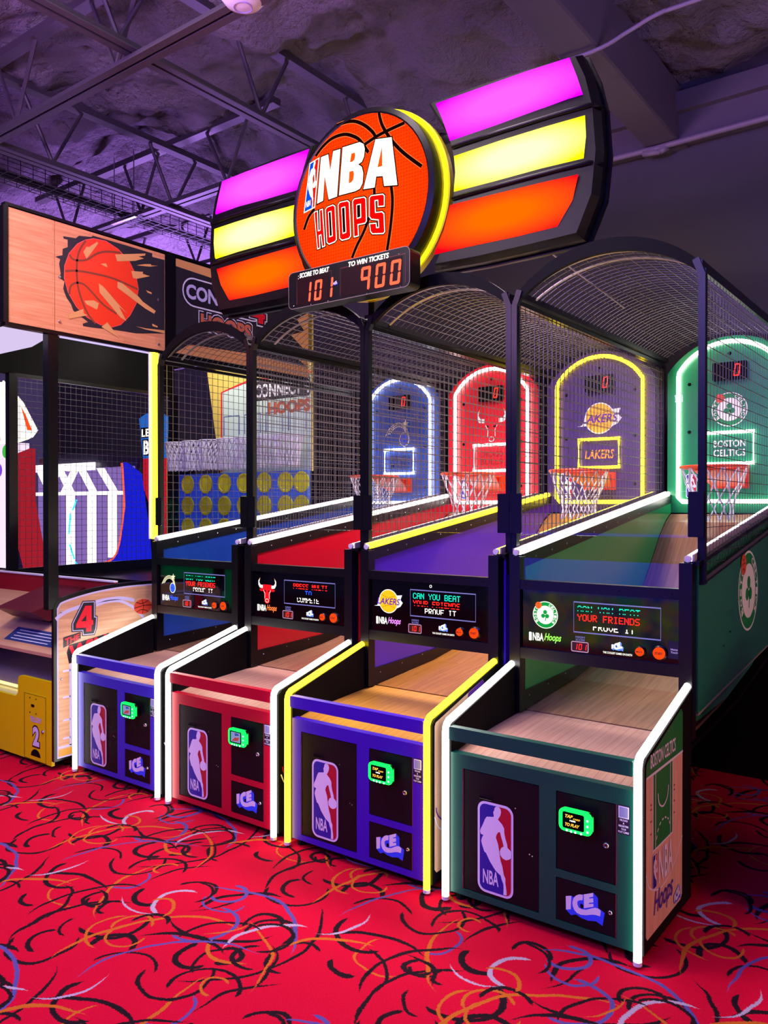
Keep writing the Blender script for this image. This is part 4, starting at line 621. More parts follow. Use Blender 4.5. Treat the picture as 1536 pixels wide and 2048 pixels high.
        G('neon_rail', MB(NEO).tube([(s * .388, .60, railz(.6)), (s * .388, 2.78, railz(2.78))], .0135, 8), smooth=True)
        G('rail_channel', MB(pm('rail_channel_grey', 'a89aa6', .4)).prism([(.6, railz(.6) - .012), (2.78, railz(2.78) - .012), (2.78, railz(2.78) + .016), (.6, railz(.6) + .016)], 'x', *sorted((s * .4025, s * .41))))
        G('rail_end_cap', MB(WHT).tube([(s * .388, .585, railz(.585)), (s * .388, .60, railz(.6))], .0145, 8))
        osd = G('outer_side_board', MB(INN if i != 3 else pm('outer_green_laminate', '1a7a52', .2, 0, .5, .3)).prism([(.63, .755), (2.84, .945), (2.84, railz(2.84) - .03), (.63, railz(.63) - .03)], 'x', *sorted((s * .392, s * .418))))
        G('edge_trim', MB(pm('edge_trim_tan', 'a08c80', .4)).prism([(.63, .749), (2.84, .939), (2.84, .946), (.63, .756)], 'x', *sorted((s * .39, s * .42))), osd)
        if s == 1:
            mb = MB(); team_logo(mb, T['logo'], 1.47, 1.19, .185, XP(.4186), 1, lambda c: pm('print_' + c, c, .35)); G('team_badge', mb, osd)
            for u, v in ((1.02, .98), (1.13, 1.03)): mb = MB(BLKM); rivet(mb, (.418, u, v), 1, .006); G('bolt', mb, osd)
    G('ramp_underside', MB(BLKM).prism([(.6, .60), (1.4, .655), (1.9, .74), (2.84, .90), (2.84, .92), (1.9, .76), (1.4, .675), (.6, .62)], 'x', -.391, .391))
    G('rear_stand', MB(BLKM).box(-.34, .34, 2.35, 2.8, 0, .9))
    # --- clear guard with brackets
    G('clear_guard', MB(ACR).box(-.385, .385, .632, .636, 1.472, 1.664))
    for s in (-1, 1): G('guard_bracket', MB(BLK).bbox(*sorted((s * .378, s * .44)), .622, .63, 1.476, 1.662, .003))
    # --- wire cage
    for s in (-1, 1):
        G('cage_post', MB(BLK).bbox(*sorted((s * .412, s * .44)), .64, .672, 1.282, 2.555, .003))
        G('corner_link', MB(BLK).bar((s * .426, .656, 2.545), (s * .40, .656, 2.615), .03, .028))
        G('cage_top_rail', MB(BLK).bar((s * .41, .65, 2.595), (s * .41, 2.8, 2.595), .03, .03))
        fr = MB(ZINC if False else BLK); yb = 2.8
        fr.bar((s * .428, .66, meshz(.66)), (s * .428, yb, meshz(yb)), .018, .03); fr.bar((s * .428, .66, 2.565), (s * .428, yb, 2.565), .018, .02); fr.bar((s * .428, yb, meshz(yb)), (s * .428, yb, 2.565), .02, .03); g_ = G('side_frame', fr)
        G('frame_lip', MB(ZINC).bar((s * .438, .665, meshz(.665) + .006), (s * .438, yb, meshz(yb) + .006), .004, .016), g_)
        wm = MB(GREY); n = 43
        for k in range(1, n): y = .66 + (yb - .66) * k / n; wm.wire((s * .428, y, meshz(y)), (s * .428, y, 2.565), .0017)
        for k in range(1, 26):
            z = 2.565 - k * .05; ys = .66; ye = yb
            if z < meshz(yb): ye = .65 + (z - 1.30) / .145
            if ye > ys + .05: wm.wire((s * .4305, ys, z), (s * .4305, ye, z), .0019)
        G('side_wire_mesh', wm, kind='stuff')
    A = arcpts(.42, 2.60, 2.775, 24); B = arcpts(.395, 2.575, 2.715, 24)
    mb = MB(BLKM); mb.loft([[(A[k][0], .648, A[k][1]), (A[k][0], .672, A[k][1]), (B[k][0], .672, B[k][1]), (B[k][0], .648, B[k][1])] for k in range(25)]); G('front_arch', mb)
    Q = arcpts(.40, 2.60, 2.722, 18)
    for yy in (.68, .80):
        mb = MB(ZINC); mb.loft([[(q[0], yy, q[1]), (q[0], yy + .016, q[1]), (q[0] * .995, yy + .016, q[1] - .004), (q[0] * .995, yy, q[1] - .004)] for q in Q]); G('roof_band', mb)
    wm = MB(GREY); Q = arcpts(.40, 2.602, 2.728, 16)
    for q in Q[1:-1]: wm.wire((q[0], .66, q[1]), (q[0], 2.8, q[1]), .0019)
    for k in range(1, 43):
        y = .66 + 2.14 * k / 43
        for a, b_ in zip(Q, Q[1:]): wm.wire((a[0], y, a[1]), (b_[0], y, b_[1]), .0017)
    G('roof_wire_mesh', wm, kind='stuff')
    # --- backboard
    top = arcpts(.40, 2.50, 2.715, 20)
    bb = G('backboard', MB(BRD).prism([(-.40, 1.56)] + top + [(.40, 1.56)], 'y', 2.80, 2.82))
    fb = YP(2.7985)
    nt_ = [(-.32, 2.775, 1.66), (-.32, 2.775, 2.47)] + [(q[0], 2.775, q[1]) for q in arcpts(.315, 2.50, 2.675, 18)] + [(.32, 2.775, 2.47), (.32, 2.775, 1.66), (.295, 2.775, 1.635), (-.295, 2.775, 1.635)]
    G('neon_arch', MB(NEO).tube(nt_, .0135, 8, closed=True), smooth=True)
    G('neon_backing', MB(glass('clear_diffuser', (.95, .95, .95))).ribbon([(p[0], p[2]) for p in nt_], .055, YP(2.79), 0, True), bb)
    G('target_square', MB(NEO).tube([(-.15, 2.78, 1.882), (.15, 2.78, 1.882), (.15, 2.78, 2.085), (-.15, 2.78, 2.085)], .0125, 8, closed=True))
    sq = MB(BRD).flat([(-.13, 1.9), (.13, 1.9), (.13, 2.065), (-.13, 2.065)], fb, 1).m(pm('banner_' + T['bcol'], T['bcol'], .4)); bn = T['banner']
    if len(bn) == 2: sq.text(bn[0], -.1, .1, 1.99, 2.035, fb, 2, .02).text(bn[1], -.1, .1, 1.93, 1.975, fb, 2, .02)
    else: sq.text(bn[0], -.11, .11, 1.945, 2.01, fb, 2, .02, .2)
    G('banner_print', sq, bb)
    mb = MB(); team_logo(mb, T['logo'], .0, 2.235, .105, fb, 1, lambda c: pm('print_' + c, c, .35)); G('team_badge', mb, bb)
    sc = G('score_readout', MB(BLKM).bbox(-.10, .11, 2.77, 2.80, 2.425, 2.54, .004)); mb = MB(DIGR); sevenseg(mb, '0', .03, .085, 2.445, 2.525, YP(2.7695), 0); G('digit', mb, sc)
    for u, v in ((-.255, 2.42), (-.255, 2.1), (.255, 2.42), (.255, 2.1), (0, 2.6), (-.255, 1.76), (.255, 1.76)): mb = MB(BLKM); rivet(mb, (u, 2.80, v), 'y', .013); G('bolt', mb, bb)
    mb = MB(); player_logo(mb, -.275, -.205, 1.66, 1.82, fb, 1); G('player_badge', mb, bb)
    # --- hoop and net
    hc = (0, 2.44, 1.845); hr = .195
    G('hoop_rim', MB(ORANGE).tube([(hr * math.cos(2 * math.pi * k / 36), hc[1] + hr * math.sin(2 * math.pi * k / 36), hc[2]) for k in range(36)], .0095, 8, closed=True), smooth=True)
    mb = MB(ORANGE); mb.box(-.09, .09, 2.62, 2.80, 1.83, 1.838); mb.box(-.12, .12, 2.788, 2.80, 1.72, 1.845)
    mb.add([(-.16, 2.56, 1.84), (.16, 2.56, 1.84), (.1, 2.77, 1.74), (-.1, 2.77, 1.74), (-.16, 2.565, 1.832), (.16, 2.565, 1.832), (.1, 2.775, 1.732), (-.1, 2.775, 1.732)], [(0, 1, 2, 3), (4, 7, 6, 5), (0, 4, 5, 1), (1, 5, 6, 2), (2, 6, 7, 3), (3, 7, 4, 0)]); G('hoop_bracket', mb)
    mb = MB(CORD); lv = [(.0, .195), (-.10, .165), (-.19, .125), (-.26, .11), (-.33, .12)]; nn = 12
    def np_(j, k): a = 2 * math.pi * (k + .5 * (j % 2)) / nn; return (lv[j][1] * math.cos(a), hc[1] + lv[j][1] * math.sin(a), hc[2] + lv[j][0])
    for j in range(4):
        for k in range(nn):
            mb.tube([np_(j, k), np_(j + 1, k)], .0042, 5, caps=False); mb.tube([np_(j, k), np_(j + 1, k - 1 if j % 2 == 0 else k + 1)], .0042, 5, caps=False)
    G('net', mb, smooth=True)
    return root
for _i, _T in enumerate(TEAMS): basketball_game(_i, _T)
# ------------------------------------------------------------------ overhead illuminated sign
def backlit(name, cin, cout, s, rx=.62, rz=.62, edge=.35):
    """backlit plastic: brightest where the lamp tube sits behind it"""
    m = bpy.data.materials.new(name); m.use_nodes = True; nt = m.node_tree; N = nt.nodes; L = nt.links; N.remove(N['Principled BSDF'])
    tc = N.new('ShaderNodeTexCoord'); mp = N.new('ShaderNodeMapping'); mp.inputs['Location'].default_value = (-.5 / rx * 1, 0, -.5 / rz); mp.inputs['Scale'].default_value = (1 / rx, 0, 1 / rz)
    L.new(tc.outputs['Generated'], mp.inputs[0]); ln = N.new('ShaderNodeVectorMath'); ln.operation = 'LENGTH'; L.new(mp.outputs[0], ln.inputs[0])
    cr = N.new('ShaderNodeValToRGB'); cr.color_ramp.elements[0].color = (*lin(cin), 1); cr.color_ramp.elements[1].color = (*lin(cout), 1); cr.color_ramp.elements[0].position = edge; cr.color_ramp.elements[1].position = 1; L.new(ln.outputs['Value'], cr.inputs[0])
    e = N.new('ShaderNodeEmission'); e.inputs[1].default_value = s; L.new(cr.outputs[0], e.inputs[0]); L.new(e.outputs[0], N['Material Output'].inputs[0]); return m
MG = backlit('sign_magenta', 'ff48f4', 'b400e8', 1.9); YL = backlit('sign_yellow', 'fff89a', 'e8de08', 1.9); RD = backlit('sign_red_orange', 'ff5000', 'd80010', 1.9, .62, .62, .3)
SX, SZ = 1.74, 3.21
sign = thing('illuminated_sign', (SX, .66, 2.75), 'big overhead sign with lit basketball disc and striped colour wings', 'sign')
sb = (SX, .66, 2.75)
def sbuild(n, mb, par=sign, **k): return mb.build(n, par, sub=sb, **k)
for s in (-1, 1):
    fo = [(SX + s * a, b) for a, b in D['wingf']]; fi = [(SX + s * a, b) for a, b in inset(D['wingf'], .022)]
    if area2(D['wingf']) < 0: fi = fi[::-1]
    # loft from the back outline to the narrower front outline, then the face
    mb = MB(SOFT); mb.loft([[(u, .76, v) for u, v in fo], [(u, .69, v) for u, v in fo], [(u, .645, v) for u, v in fi]], caps=False)
    mb.flat(fi, YP(.645)); mb.flat(fo, YP(.76)); wf = sbuild('wing_frame', mb)
    mb = MB(SOFT).prism([(SX + s * a, b) for a, b in inset(D['wingf'], -.012)], 'y', .74, .765); sbuild('wing_flange', mb, wf)
    for z0 in (3.378, 3.125):
        mb = MB(SOFT); pts = [(SX + s * u, .640, z0 + dz) for u, dz in ((.53, 0), (.8, .003), (1.08, .002), (1.245, -.004))]; mb.tube(pts + [(SX + s * 1.285, .69, z0 - .008)], .011, 8); sbuild('divider_rib', mb, wf, smooth=True)
    for q, m in zip(D['wingp'], (MG, YL, RD)):
        pp = [(SX + s * a, b) for a, b in q]; mb = MB(m); rim = inset(pp, .006)
        rim = rim if (rim[0][0] - pp[0][0]) ** 2 + (rim[0][1] - pp[0][1]) ** 2 < .001 else rim[::-1][-1:] + rim[::-1][:-1]
        mb.flat(rim, YP(.634)); n_ = len(pp)
        mb.add([(u, .646, v) for u, v in pp] + [(u, .634, v) for u, v in rim], [(k, (k + 1) % n_, n_ + (k + 1) % n_, n_ + k) for k in range(n_)]); sbuild('lit_panel', mb)
YH = em('halo_yellow', 'f6ee1a', 1.9); YH2 = pm('halo_yellow_plastic', 'd8c81e', .45)
def cyl(mb, r0, r1, y0, y1, n=56, cx=SX, cz=SZ): return mb.loft([[(cx + r0 * math.cos(2 * math.pi * k / n), y0, cz + r0 * math.sin(2 * math.pi * k / n)) for k in range(n)], [(cx + r1 * math.cos(2 * math.pi * k / n), y1, cz + r1 * math.sin(2 * math.pi * k / n)) for k in range(n)]], caps=False)
mb = MB(YH2); cyl(mb, .502, .502, .665, .70); cyl(mb, .455, .502, .655, .665); cyl(mb, .30, .455, .655, .655); mb.flat(circ(SX, SZ, .502, 56), YP(.70)); sbuild('halo_ring', mb, smooth=True)
sbuild('halo_tube', MB(YH).tube([(SX + .487 * math.cos(2 * math.pi * k / 56), .652, SZ + .487 * math.sin(2 * math.pi * k / 56)) for k in range(56)], .011, 8, closed=True), smooth=True)
mb = MB(SOFT); cyl(mb, .476, .476, .565, .63); cyl(mb, .45, .476, .553, .565); cyl(mb, .44, .45, .558, .553); mb.flat(circ(SX, SZ, .476, 56), YP(.63)); sbuild('disc_rim', mb, smooth=True)
def discmat():
    m = backlit('sign_ball_orange', 'ff4206', 'f02c02', 1.35, .7, .7, .2); nt = m.node_tree; N = nt.nodes; L = nt.links
    e = [n for n in N if n.type == 'EMISSION'][0]; cr = [n for n in N if n.type == 'VALTORGB'][0]
    tc = N.new('ShaderNodeTexCoord'); v = N.new('ShaderNodeTexVoronoi'); v.inputs['Scale'].default_value = 58; v.inputs['Randomness'].default_value = .12; L.new(tc.outputs['Object'], v.inputs['Vector'])
    r2 = N.new('ShaderNodeValToRGB'); r2.color_ramp.elements[0].position = .28; r2.color_ramp.elements[1].position = .42; r2.color_ramp.elements[0].color = (.72, .55, .5, 1); r2.color_ramp.elements[1].color = (1, 1, 1, 1); L.new(v.outputs['Distance'], r2.inputs[0])
    mx = N.new('ShaderNodeMix'); mx.data_type = 'RGBA'; mx.blend_type = 'MULTIPLY'; mx.inputs[0].default_value = 1; L.new(cr.outputs[0], mx.inputs[6]); L.new(r2.outputs[0], mx.inputs[7]); L.new(mx.outputs[2], e.inputs[0]); return m
df = sbuild('lit_disc', MB(discmat()).flat(circ(SX, SZ, .446, 56), YP(.557)))
fd = YP(.5565, -.0008); DKS = em('seam_dark', '3a0c08', .25); CREAM = em('sign_cream', 'fff6e2', 1.5); SRED = em('sign_letter_red', 'f00808', 1.0)
S_ = lambda q: [(SX + a, b) for a, b in q]
for q in D['seams']:
    mb = MB(em('seam_glow', 'ff8a4a', .9)).ribbon(smoothpath(S_(q), 5), .024, fd, 0).m(DKS).ribbon(smoothpath(S_(q), 5), .018, fd, 1); sbuild('ball_seam', mb, df)
for n, hs in (('sgN', ()), ('sgB', ('sgB1', 'sgB2')), ('sgA', ('sgA1',))):
    mb = MB(DKS).flat(inset(S_(D[n]), -.006), fd, 2).m(CREAM).flat(S_(D[n]), fd, 3, [S_(D[h]) for h in hs]); 
    for h in hs: mb.m(em('letter_hole_orange', 'ff5a10', 1.0)).flat(S_(D[h]), fd, 3.4)
    sbuild('title_letter', mb, df)
for n, hs in (('sgH', ()), ('sgO', ('sgO1',)), ('sgQ', ('sgQ1',)), ('sgP', ('sgP1',)), ('sgS', ())):
    o = S_(D[n]); hh = [S_(D[h]) for h in hs]
    mb = MB(DKS).flat(inset(o, -.005), fd, 2).m(CREAM).flat(o, fd, 3).m(SRED).flat(inset(o, .0055), fd, 4)
    for h in hh: mb.m(CREAM).flat(inset(h, -.005), fd, 5).m(DKS).flat(h, fd, 6)
    sbuild('title_letter', mb, df)
mb = MB(CREAM); lg = S_(D['sgLogo']); mb.flat(inset(lg, -.006), fd, 3).m(em('badge_blue', '0a50d8', 1.0)).flat(lg, fd, 4)
tl, tr, br_, bl = [Vector(q) for q in lg]; QP = lambda a, b: tuple((bl * (1 - a) + br_ * a) * (1 - b) + (tl * (1 - a) + tr * a) * b)
mb.m(em('badge_red', 'e81408', 1.0)).flat([QP(.5, 1), QP(.5, .7), QP(.45, .5), QP(.62, .2), QP(.75, 0), QP(1, 0), QP(1, 1)], fd, 5)
bx0, bx1, bz0, bz1 = -.2437, -.1057, .092, .43
mb.m(CREAM).flat([QP(min(max((a - bx0) / (bx1 - bx0), 0), 1), min(max((b - bz0) / (bz1 - bz0), 0), 1)) for a, b in D['nba_fig']], fd, 6).text('NBA', 0, 1, 0, 1, fd, 6, .02, quad=[QP(.1, .2), QP(.6, .2), QP(.6, .07), QP(.1, .07)]); sbuild('player_badge', mb, df)
# score box under the disc
bxp = rrect(1.336, 2.147, 2.672, 2.872, .03); sbx = sbuild('score_box', MB(SOFT).prism(bxp, 'y', .452, .54)); sbuild('score_box_bracket', MB(BLKM).box(1.62, 1.86, .53, .632, 2.78, 2.86))
mb = MB(pm('score_face_edge', '8a7a6a', .4)).ribbon(rrect(1.338, 2.145, 2.674, 2.870, .03), .003, YP(.4515), 1, True); sbuild('face_edge', mb, sbx)
fs = YP(.4515)
for x0, x1 in ((1.40, 1.645), (1.705, 2.12)):
    mb = MB(pm('readout_window', '20060a', .5, 0, .1)).flat([(x0 + .01, 2.685), (x1 - .02, 2.685), (x1 - .02, 2.828), (x0 + .01, 2.828)], fs, 1).m(pm('readout_line_red', '8a1c18', .5)).ribbon([(x0, 2.695), (x0, 2.835), (x1, 2.835), (x1, 2.695)], .002, fs, 2); sbuild('readout_window', mb, sbx)
mb = MB(em('score_digit', 'ff5438', 2.2)); sevenseg(mb, '101', 1.447, 1.675, 2.695, 2.802, fs, 3, .1, .13); sbuild('score_digits', mb, sbx)
mb = MB(em('score_digit', 'ff5438', 2.2)); sevenseg(mb, '900', 1.835, 2.118, 2.695, 2.815, fs, 3, .1, .13); sbuild('score_digits', mb, sbx)
mb = MB(LEDW).text('SCORE TO BEAT', 1.42, 1.63, 2.832, 2.858, fs, 3, .03, .15).text('TO WIN TICKETS', 1.76, 2.02, 2.832, 2.858, fs, 3, .03, .15); sbuild('score_caption', mb, sbx)
mb = MB(); ice_logo(mb, 1.673, 2.765, .2, fs, 3); sbuild('maker_logo', mb, sbx)
for u, v in ((1.375, 2.69), (1.41, 2.83), (1.41, 2.845), (1.5, 2.68), (1.62, 2.68), (1.88, 2.678), (2.09, 2.68), (1.9, 2.842), (2.08, 2.84), (1.6, 2.845)): mb = MB(STEEL); rivet(mb, (u, .4515, v), 'y', .003); sbuild('screw', mb, sbx)
for x in (1.715,): sbuild('support_post', MB(BLK).box(x - .02, x + .02, .70, .74, 2.64, 2.83)); sbuild('support_foot', MB(BLK).box(x - .035, x + .035, .685, .755, 2.62, 2.64))
sbuild('stay_rod', MB(STEEL).tube([(2.72, .74, 2.82), (2.84, 1.45, 2.66)], .005, 6))
# ------------------------------------------------------------------ four-in-a-row basketball game at the left
CB = (-.95, -.08, 0.)
c4 = thing('four_in_a_row_basketball_game', CB, 'tall basketball game with wooden header, yellow base and court printed side', 'arcade game')
def cbuild(n, mb, par=c4, **k): return mb.build(n, par, sub=CB, **k)
C4W = wood('maple_header_print', 'd8885a', 'f0a878', (.8, .65, .55), 'yz', .05, .42, .3, .5)
C4S = wood('court_side_print', 'c8926c', 'e2b088', (.85, .8, .7), 'yz', .04, .4, .3, .4)
YELP = pm('yellow_laminate', 'ecd800', .3, 0, .5); LAVP = pm('print_lavender', 'c8c0e8', .4); C4R = pm('print_bright_red', 'e0142c', .4); C4K = pm('print_navy_black', '1c1826', .4)
top = smoothpath(D['c4_sidetop'], 4) + [(1.2, 1.115), (2.2, 1.12)]
prof = [(-.08, .06), (-.08, .98)] + top + [(2.2, .06)]
for x0, x1 in ((-.122, -.1), (-1.82, -1.798)):
    sd = cbuild('side_panel', MB(BLK).prism(prof, 'x', x0, x1))
    if x0 > -1:
        fx = XP(-.0995); pin = [(-.058, .075), (-.058, .985)] + [(a + .012, b - .022) for a, b in top[6:]] + [(2.19, .075)]
        mb = MB(LAVP).flat(pin, fx).m(C4S).flat([(-.05, .085), (-.05, .98)] + [(a + .018, b - .032) for a, b in top[6:]] + [(2.18, .085)], fx, 1)
        mb.m(LAVP).ribbon(smoothpath(D['c4_arc'], 4), .022, fx, 2).ribbon(smoothpath(D['c4_arc2'], 4), .018, fx, 2)
        mb.ribbon([(.03, .14), (.03, .64)], .014, fx, 2).ribbon([(-.05, .14), (.05, .14)], .014, fx, 2)
        for v in (.60, .44, .30, .19): mb.ribbon([(-.02, v), (.03, v)], .012, fx, 2)
        mb.m(pm('print_gold', 'd89a3a', .4)).flat([(-.05, .085), (.1, .085), (.1, .125), (-.05, .125)], fx, 2)
        cbuild('court_print', mb, sd)
        mb = MB(C4K).flat(inset(D['c4_four_out'], -.006), fx, 3).m(LAVP).flat(D['c4_four_out'], fx, 4).m(C4K).flat(inset(D['c4_four_out'], .005), fx, 5).m(C4R).flat(D['c4_four'], fx, 6).m(C4K).flat(D['c4_four_h'], fx, 7); cbuild('number_print', mb, sd)
        mb = MB(C4K).flat([(-.018, .742), (.1, .785), (.1, .826), (-.018, .806)], fx, 3).m(C4R).text('THE', 0, 1, 0, 1, fx, 5, .03, quad=[(-.008, .797), (.092, .817), (.09, .783), (-.008, .75)])
        mb.m(C4K).flat([(.005, .71), (.02, .755), (.30, .795), (.29, .72), (.02, .64)], fx, 3).m(C4R).text('WIN', 0, 1, 0, 1, fx, 5, .04, .1, quad=[(.018, .748), (.285, .79), (.275, .70), (.028, .65)]); cbuild('slogan_print', mb, sd)
        mb = MB(); ball(mb, .558, .938, .07, fx, 4, pm('print_ball_red', 'd8442c', .4), pm('print_seam', '5a1410', .4), .05); cbuild('ball_print', mb, sd)
        for v in (.965, .555): mb = MB(STEEL); rivet(mb, (-.0985, -.03, v), 1, .009); cbuild('bolt', mb, sd)
# yellow front, with the cut-out ball bays
yp = [(-.124, .03), (-.124, .54), (-.47, .54)] + circ(-.47, .50, .04, 4, None, 90, 180) + circ(-.55, .44, .04, 4, None, 0, -90) + [(-1.35, .40)] + circ(-1.35, .44, .04, 4, None, -90, 0)[1:] + [(-1.40, .50), (-1.44, .54), (-1.796, .54), (-1.796, .03)]
fp = cbuild('front_panel', MB(YELP).prism(yp, 'y', -.08, -.06))
dr = cbuild('ticket_door', MB(YELP).box(-.425, -.18, -.084, -.078, .036, .44))
mb = MB(BLKM).ribbon([(-.425, .036), (-.18, .036), (-.18, .44), (-.425, .44)], .005, YP(-.0845), 1, True); cbuild('door_edge', mb, dr)
mb = MB(C4K).text('2', -.335, -.245, .115, .255, YP(-.0845), 1, .09).m(PRW).text('2', -.327, -.253, .125, .245, YP(-.0845), 2, .05); cbuild('number_print', mb, dr)
mb = MB(LAVP).text('YELLOW', -.36, -.23, .27, .305, YP(-.0845), 1, .03); cbuild('word_print', mb, dr)
mb = MB(BLKM).flat(circ(-.295, .06, .055, 14, .045, 0, 180), YP(-.0845), 1); cbuild('ticket_slot', mb, dr)
for u, v, r in ((-.36, .415, .005), (-.29, .415, .005), (-.36, .325, .005), (-.29, .325, .005)): mb = MB(BLKM); rivet(mb, (u, -.084, v), 'y', r); cbuild('screw', mb, dr)
mb = MB(BLKM).box(-.345, -.31, -.086, -.083, .362, .378); cbuild('coin_slot', mb, dr); mb = MB(STEEL); rivet(mb, (-.215, -.084, .225), 'y', .012); cbuild('lock', mb, dr)
cbuild('ball_bay_floor', MB(pm('bay_floor', 'c9b8ae', .5)).prism([(-.06, .36), (.6, .56), (.6, .54), (-.06, .34)], 'x', -1.796, -.124))
cbuild('ball_bay_lip', MB(pm('bay_lip_cream', 'e8e0a0', .4)).box(-1.36, -.56, -.06, .02, .385, .4))
cbuild('bay_lamp', MB(em('bay_lamp_yellow', 'fff07a', 2.5)).box(-1.3, -.62, .03, .04, .41, .425))
cbuild('base_back', MB(BLKM).box(-1.796, -.124, .6, .62, .06, 1.1))
cs = cbuild('control_shelf', MB(C4S).prism([(-.06, .70), (.36, .985), (.36, .965), (-.06, .68)], 'x', -1.796, -.124))
def slope(l): return lambda u, v, ll=0: (u, -.06 + .42 * v, .7005 + .285 * v + .001 * (l + ll))
mb = MB(pm('shelf_blue', '2c3f78', .4)).flat([(-.14, .1), (-.8, .1), (-.8, .34), (-.14, .34)], slope(0)).m(PRW)
for k in range(4): mb.ribbon([(-.3, .14 + .05 * k), (-.74, .14 + .05 * k)], .012, slope(0), 1)
mb.m(BLKM).flat([(-.3, .5), (-.62, .5), (-.7, .7), (-.6, .86), (-.2, .86), (-.16, .6)], slope(0)).m(pm('shelf_red', '9c1c34', .4)).flat([(-.14, .52), (-.4, .52), (-.34, .82), (-.14, .82)], slope(0), 1); cbuild('instruction_print', mb, cs)
mb = MB(PRW).text('RED', -.32, -.2, .62, .74, slope(0), 3, .02); cbuild('word_print', mb, cs)
cbuild('red_riser', MB(pm('riser_red', '9a1426', .4)).box(-1.796, -.124, .36, .38, .985, 1.11)); cbuild('riser_edge', MB(PRW).box(-1.796, -.124, .352, .385, 1.11, 1.12)); 
cbuild('console_hood', MB(pm('hood_dark_red', '5a1420', .4)).prism([(.1, .86), (-.02, .93), (.36, 1.06), (.36, .99)], 'x', -.9, -.45))
cbuild('window_sill', MB(BLK).box(-1.796, -.124, .385, 2.15, 1.0, 1.03))
# posts, header, soffit
for x0, x1, y0, y1, zb in ((-.158, -.102, -.11, -.045, .98), (-1.84, -1.78, .55, .62, .98), (-1.82, -1.77, 2.12, 2.19, 1.0)): cbuild('post', MB(BLK).bbox(x0, x1, y0, y1, zb, 2.66, .004))
H0, H1 = 2.655, 3.325; fx = XP(-.0995)
cbuild('header_core', MB(BLKM).box(-.14, -.112, -.37, 2.19, H0, H1).box(-1.85, -1.82, -.37, 2.19, H0, H1).box(-1.85, -.112, -.37, -.34, H0, H1).box(-1.85, -.112, 2.16, 2.19, 2.9, H1).box(-1.85, -.112, -.37, 2.19, H1 - .02, H1))
cbuild('header_edge', MB(BLK).box(-.14, -.095, -.375, 2.195, H1, H1 + .018).box(-.14, -.095, -.375, 2.195, H0 - .018, H0).box(-.14, -.095, -.385, -.355, H0, H1))
h1 = cbuild('header_panel', MB(C4W).box(-.112, -.101, -.353, -.068, H0 + .006, H1 - .006))
h2 = cbuild('header_panel', MB(C4W).box(-.112, -.101, -.064, .744, H0 + .006, H1 - .006))
fh = XP(-.1005); hole = [(a, min(max(b, H0 + .03), H1 - .02)) for a, b in D['hb_hole']]
mb = MB(pm('print_charcoal', '28232c', .45)).flat(hole, fh, 1); cbuild('broken_hole_print', mb, h2)
mb = MB(pm('print_ball_rim', 'ff5a5a', .4)).flat(inset(D['hb_ball'], -.004), fh, 2).m(pm('print_ball_red_orange', 'f03a1c', .4)).flat(D['hb_ball'], fh, 3).m(pm('print_seam_brown', '8a3a26', .5))
for q in D['hb_seam']: mb.ribbon(smoothpath(q, 5), .013, fh, 4)
cbuild('ball_print', mb, h2)
for k, q in enumerate(D['hb_spl']): mb = MB(pm('print_splinter', 'e0a060', .45)).flat(q, fh, 5); cbuild('splinter_print', mb, h2)
for u, v in ((-.035, 2.99), (-.035, 2.72), (.69, 3.0), (.69, 2.70)): mb = MB(STEEL); rivet(mb, (-.1, u, v), 1, .011); cbuild('bolt', mb, h2)
cbuild('corner_strip', MB(BLK).box(-.112, -.098, .748, .832, H0, H1))
h3 = cbuild('header_panel', MB(pm('print_charcoal', '28232c', .45)).box(-.112, -.101, .836, 2.188, H0 + .006, H1 - .006))
mb = MB(pm('print_splinter', 'e0a060', .45)).flat([(.836, 3.315), (2.1, 3.315), (1.2, 3.25), (.836, 3.262)], fh, 1).flat([(.836, 2.665), (2.188, 2.665), (2.188, 2.745), (1.5, 2.76), (.95, 2.74)], fh, 1).flat([(2.188, 2.745), (2.188, 3.2), (2.05, 3.12), (2.14, 3.04), (1.98, 2.98), (2.12, 2.9), (1.97, 2.84)], fh, 1); cbuild('splinter_print', mb, h3)
mb = MB(PRW).flat(rrect(.892, 1.66, 3.01, 3.215, .1), fh, 1).m(C4K).flat(rrect(.902, 1.65, 3.02, 3.205, .092), fh, 2).m(LAVP).text('CONNECT', .925, 1.55, 3.06, 3.165, fh, 3, .035); cbuild('word_print', mb, h3)
mb = MB(PRW).text('4', 1.52, 1.715, 2.985, 3.175, fh, 3, .12).m(C4K).text('4', 1.53, 1.705, 2.995, 3.165, fh, 4, .1).m(C4R).text('4', 1.545, 1.69, 3.01, 3.15, fh, 5, .06); cbuild('number_print', mb, h3)
mb = MB(PRW).text('HOOPS', 1.035, 1.565, 2.85, 3.0, fh, 1, .1).m(C4K).text('HOOPS', 1.042, 1.558, 2.857, 2.993, fh, 2, .085).m(pm('print_salmon', 'c86a50', .4)).text('HOOPS', 1.055, 1.545, 2.87, 2.98, fh, 3, .045); cbuild('word_print', mb, h3)
cbuild('unseen_header_lamp', MB(em('unseen_header_lamp_white', 'fff4e8', 75.0)).box(-1.55, -.35, 1.6, 1.64, 3.1, 3.13))  # unseen lamp added inside the header to light the board and nets
cbuild('lit_soffit', MB(em('soffit_glow', 'e8d4ff', .8)).prism([(-.12, -.33), (-.12, -.06), (-.6, .07), (-1.3, .07), (-1.8, -.06), (-1.8, -.33)], 'z', H0 - .012, H0 - .002))
cbuild('lit_edge', MB(em('edge_violet', 'c8b4ff', 1.2)).box(-.112, -.104, -.03, .66, H0 - .03, H0 - .02))
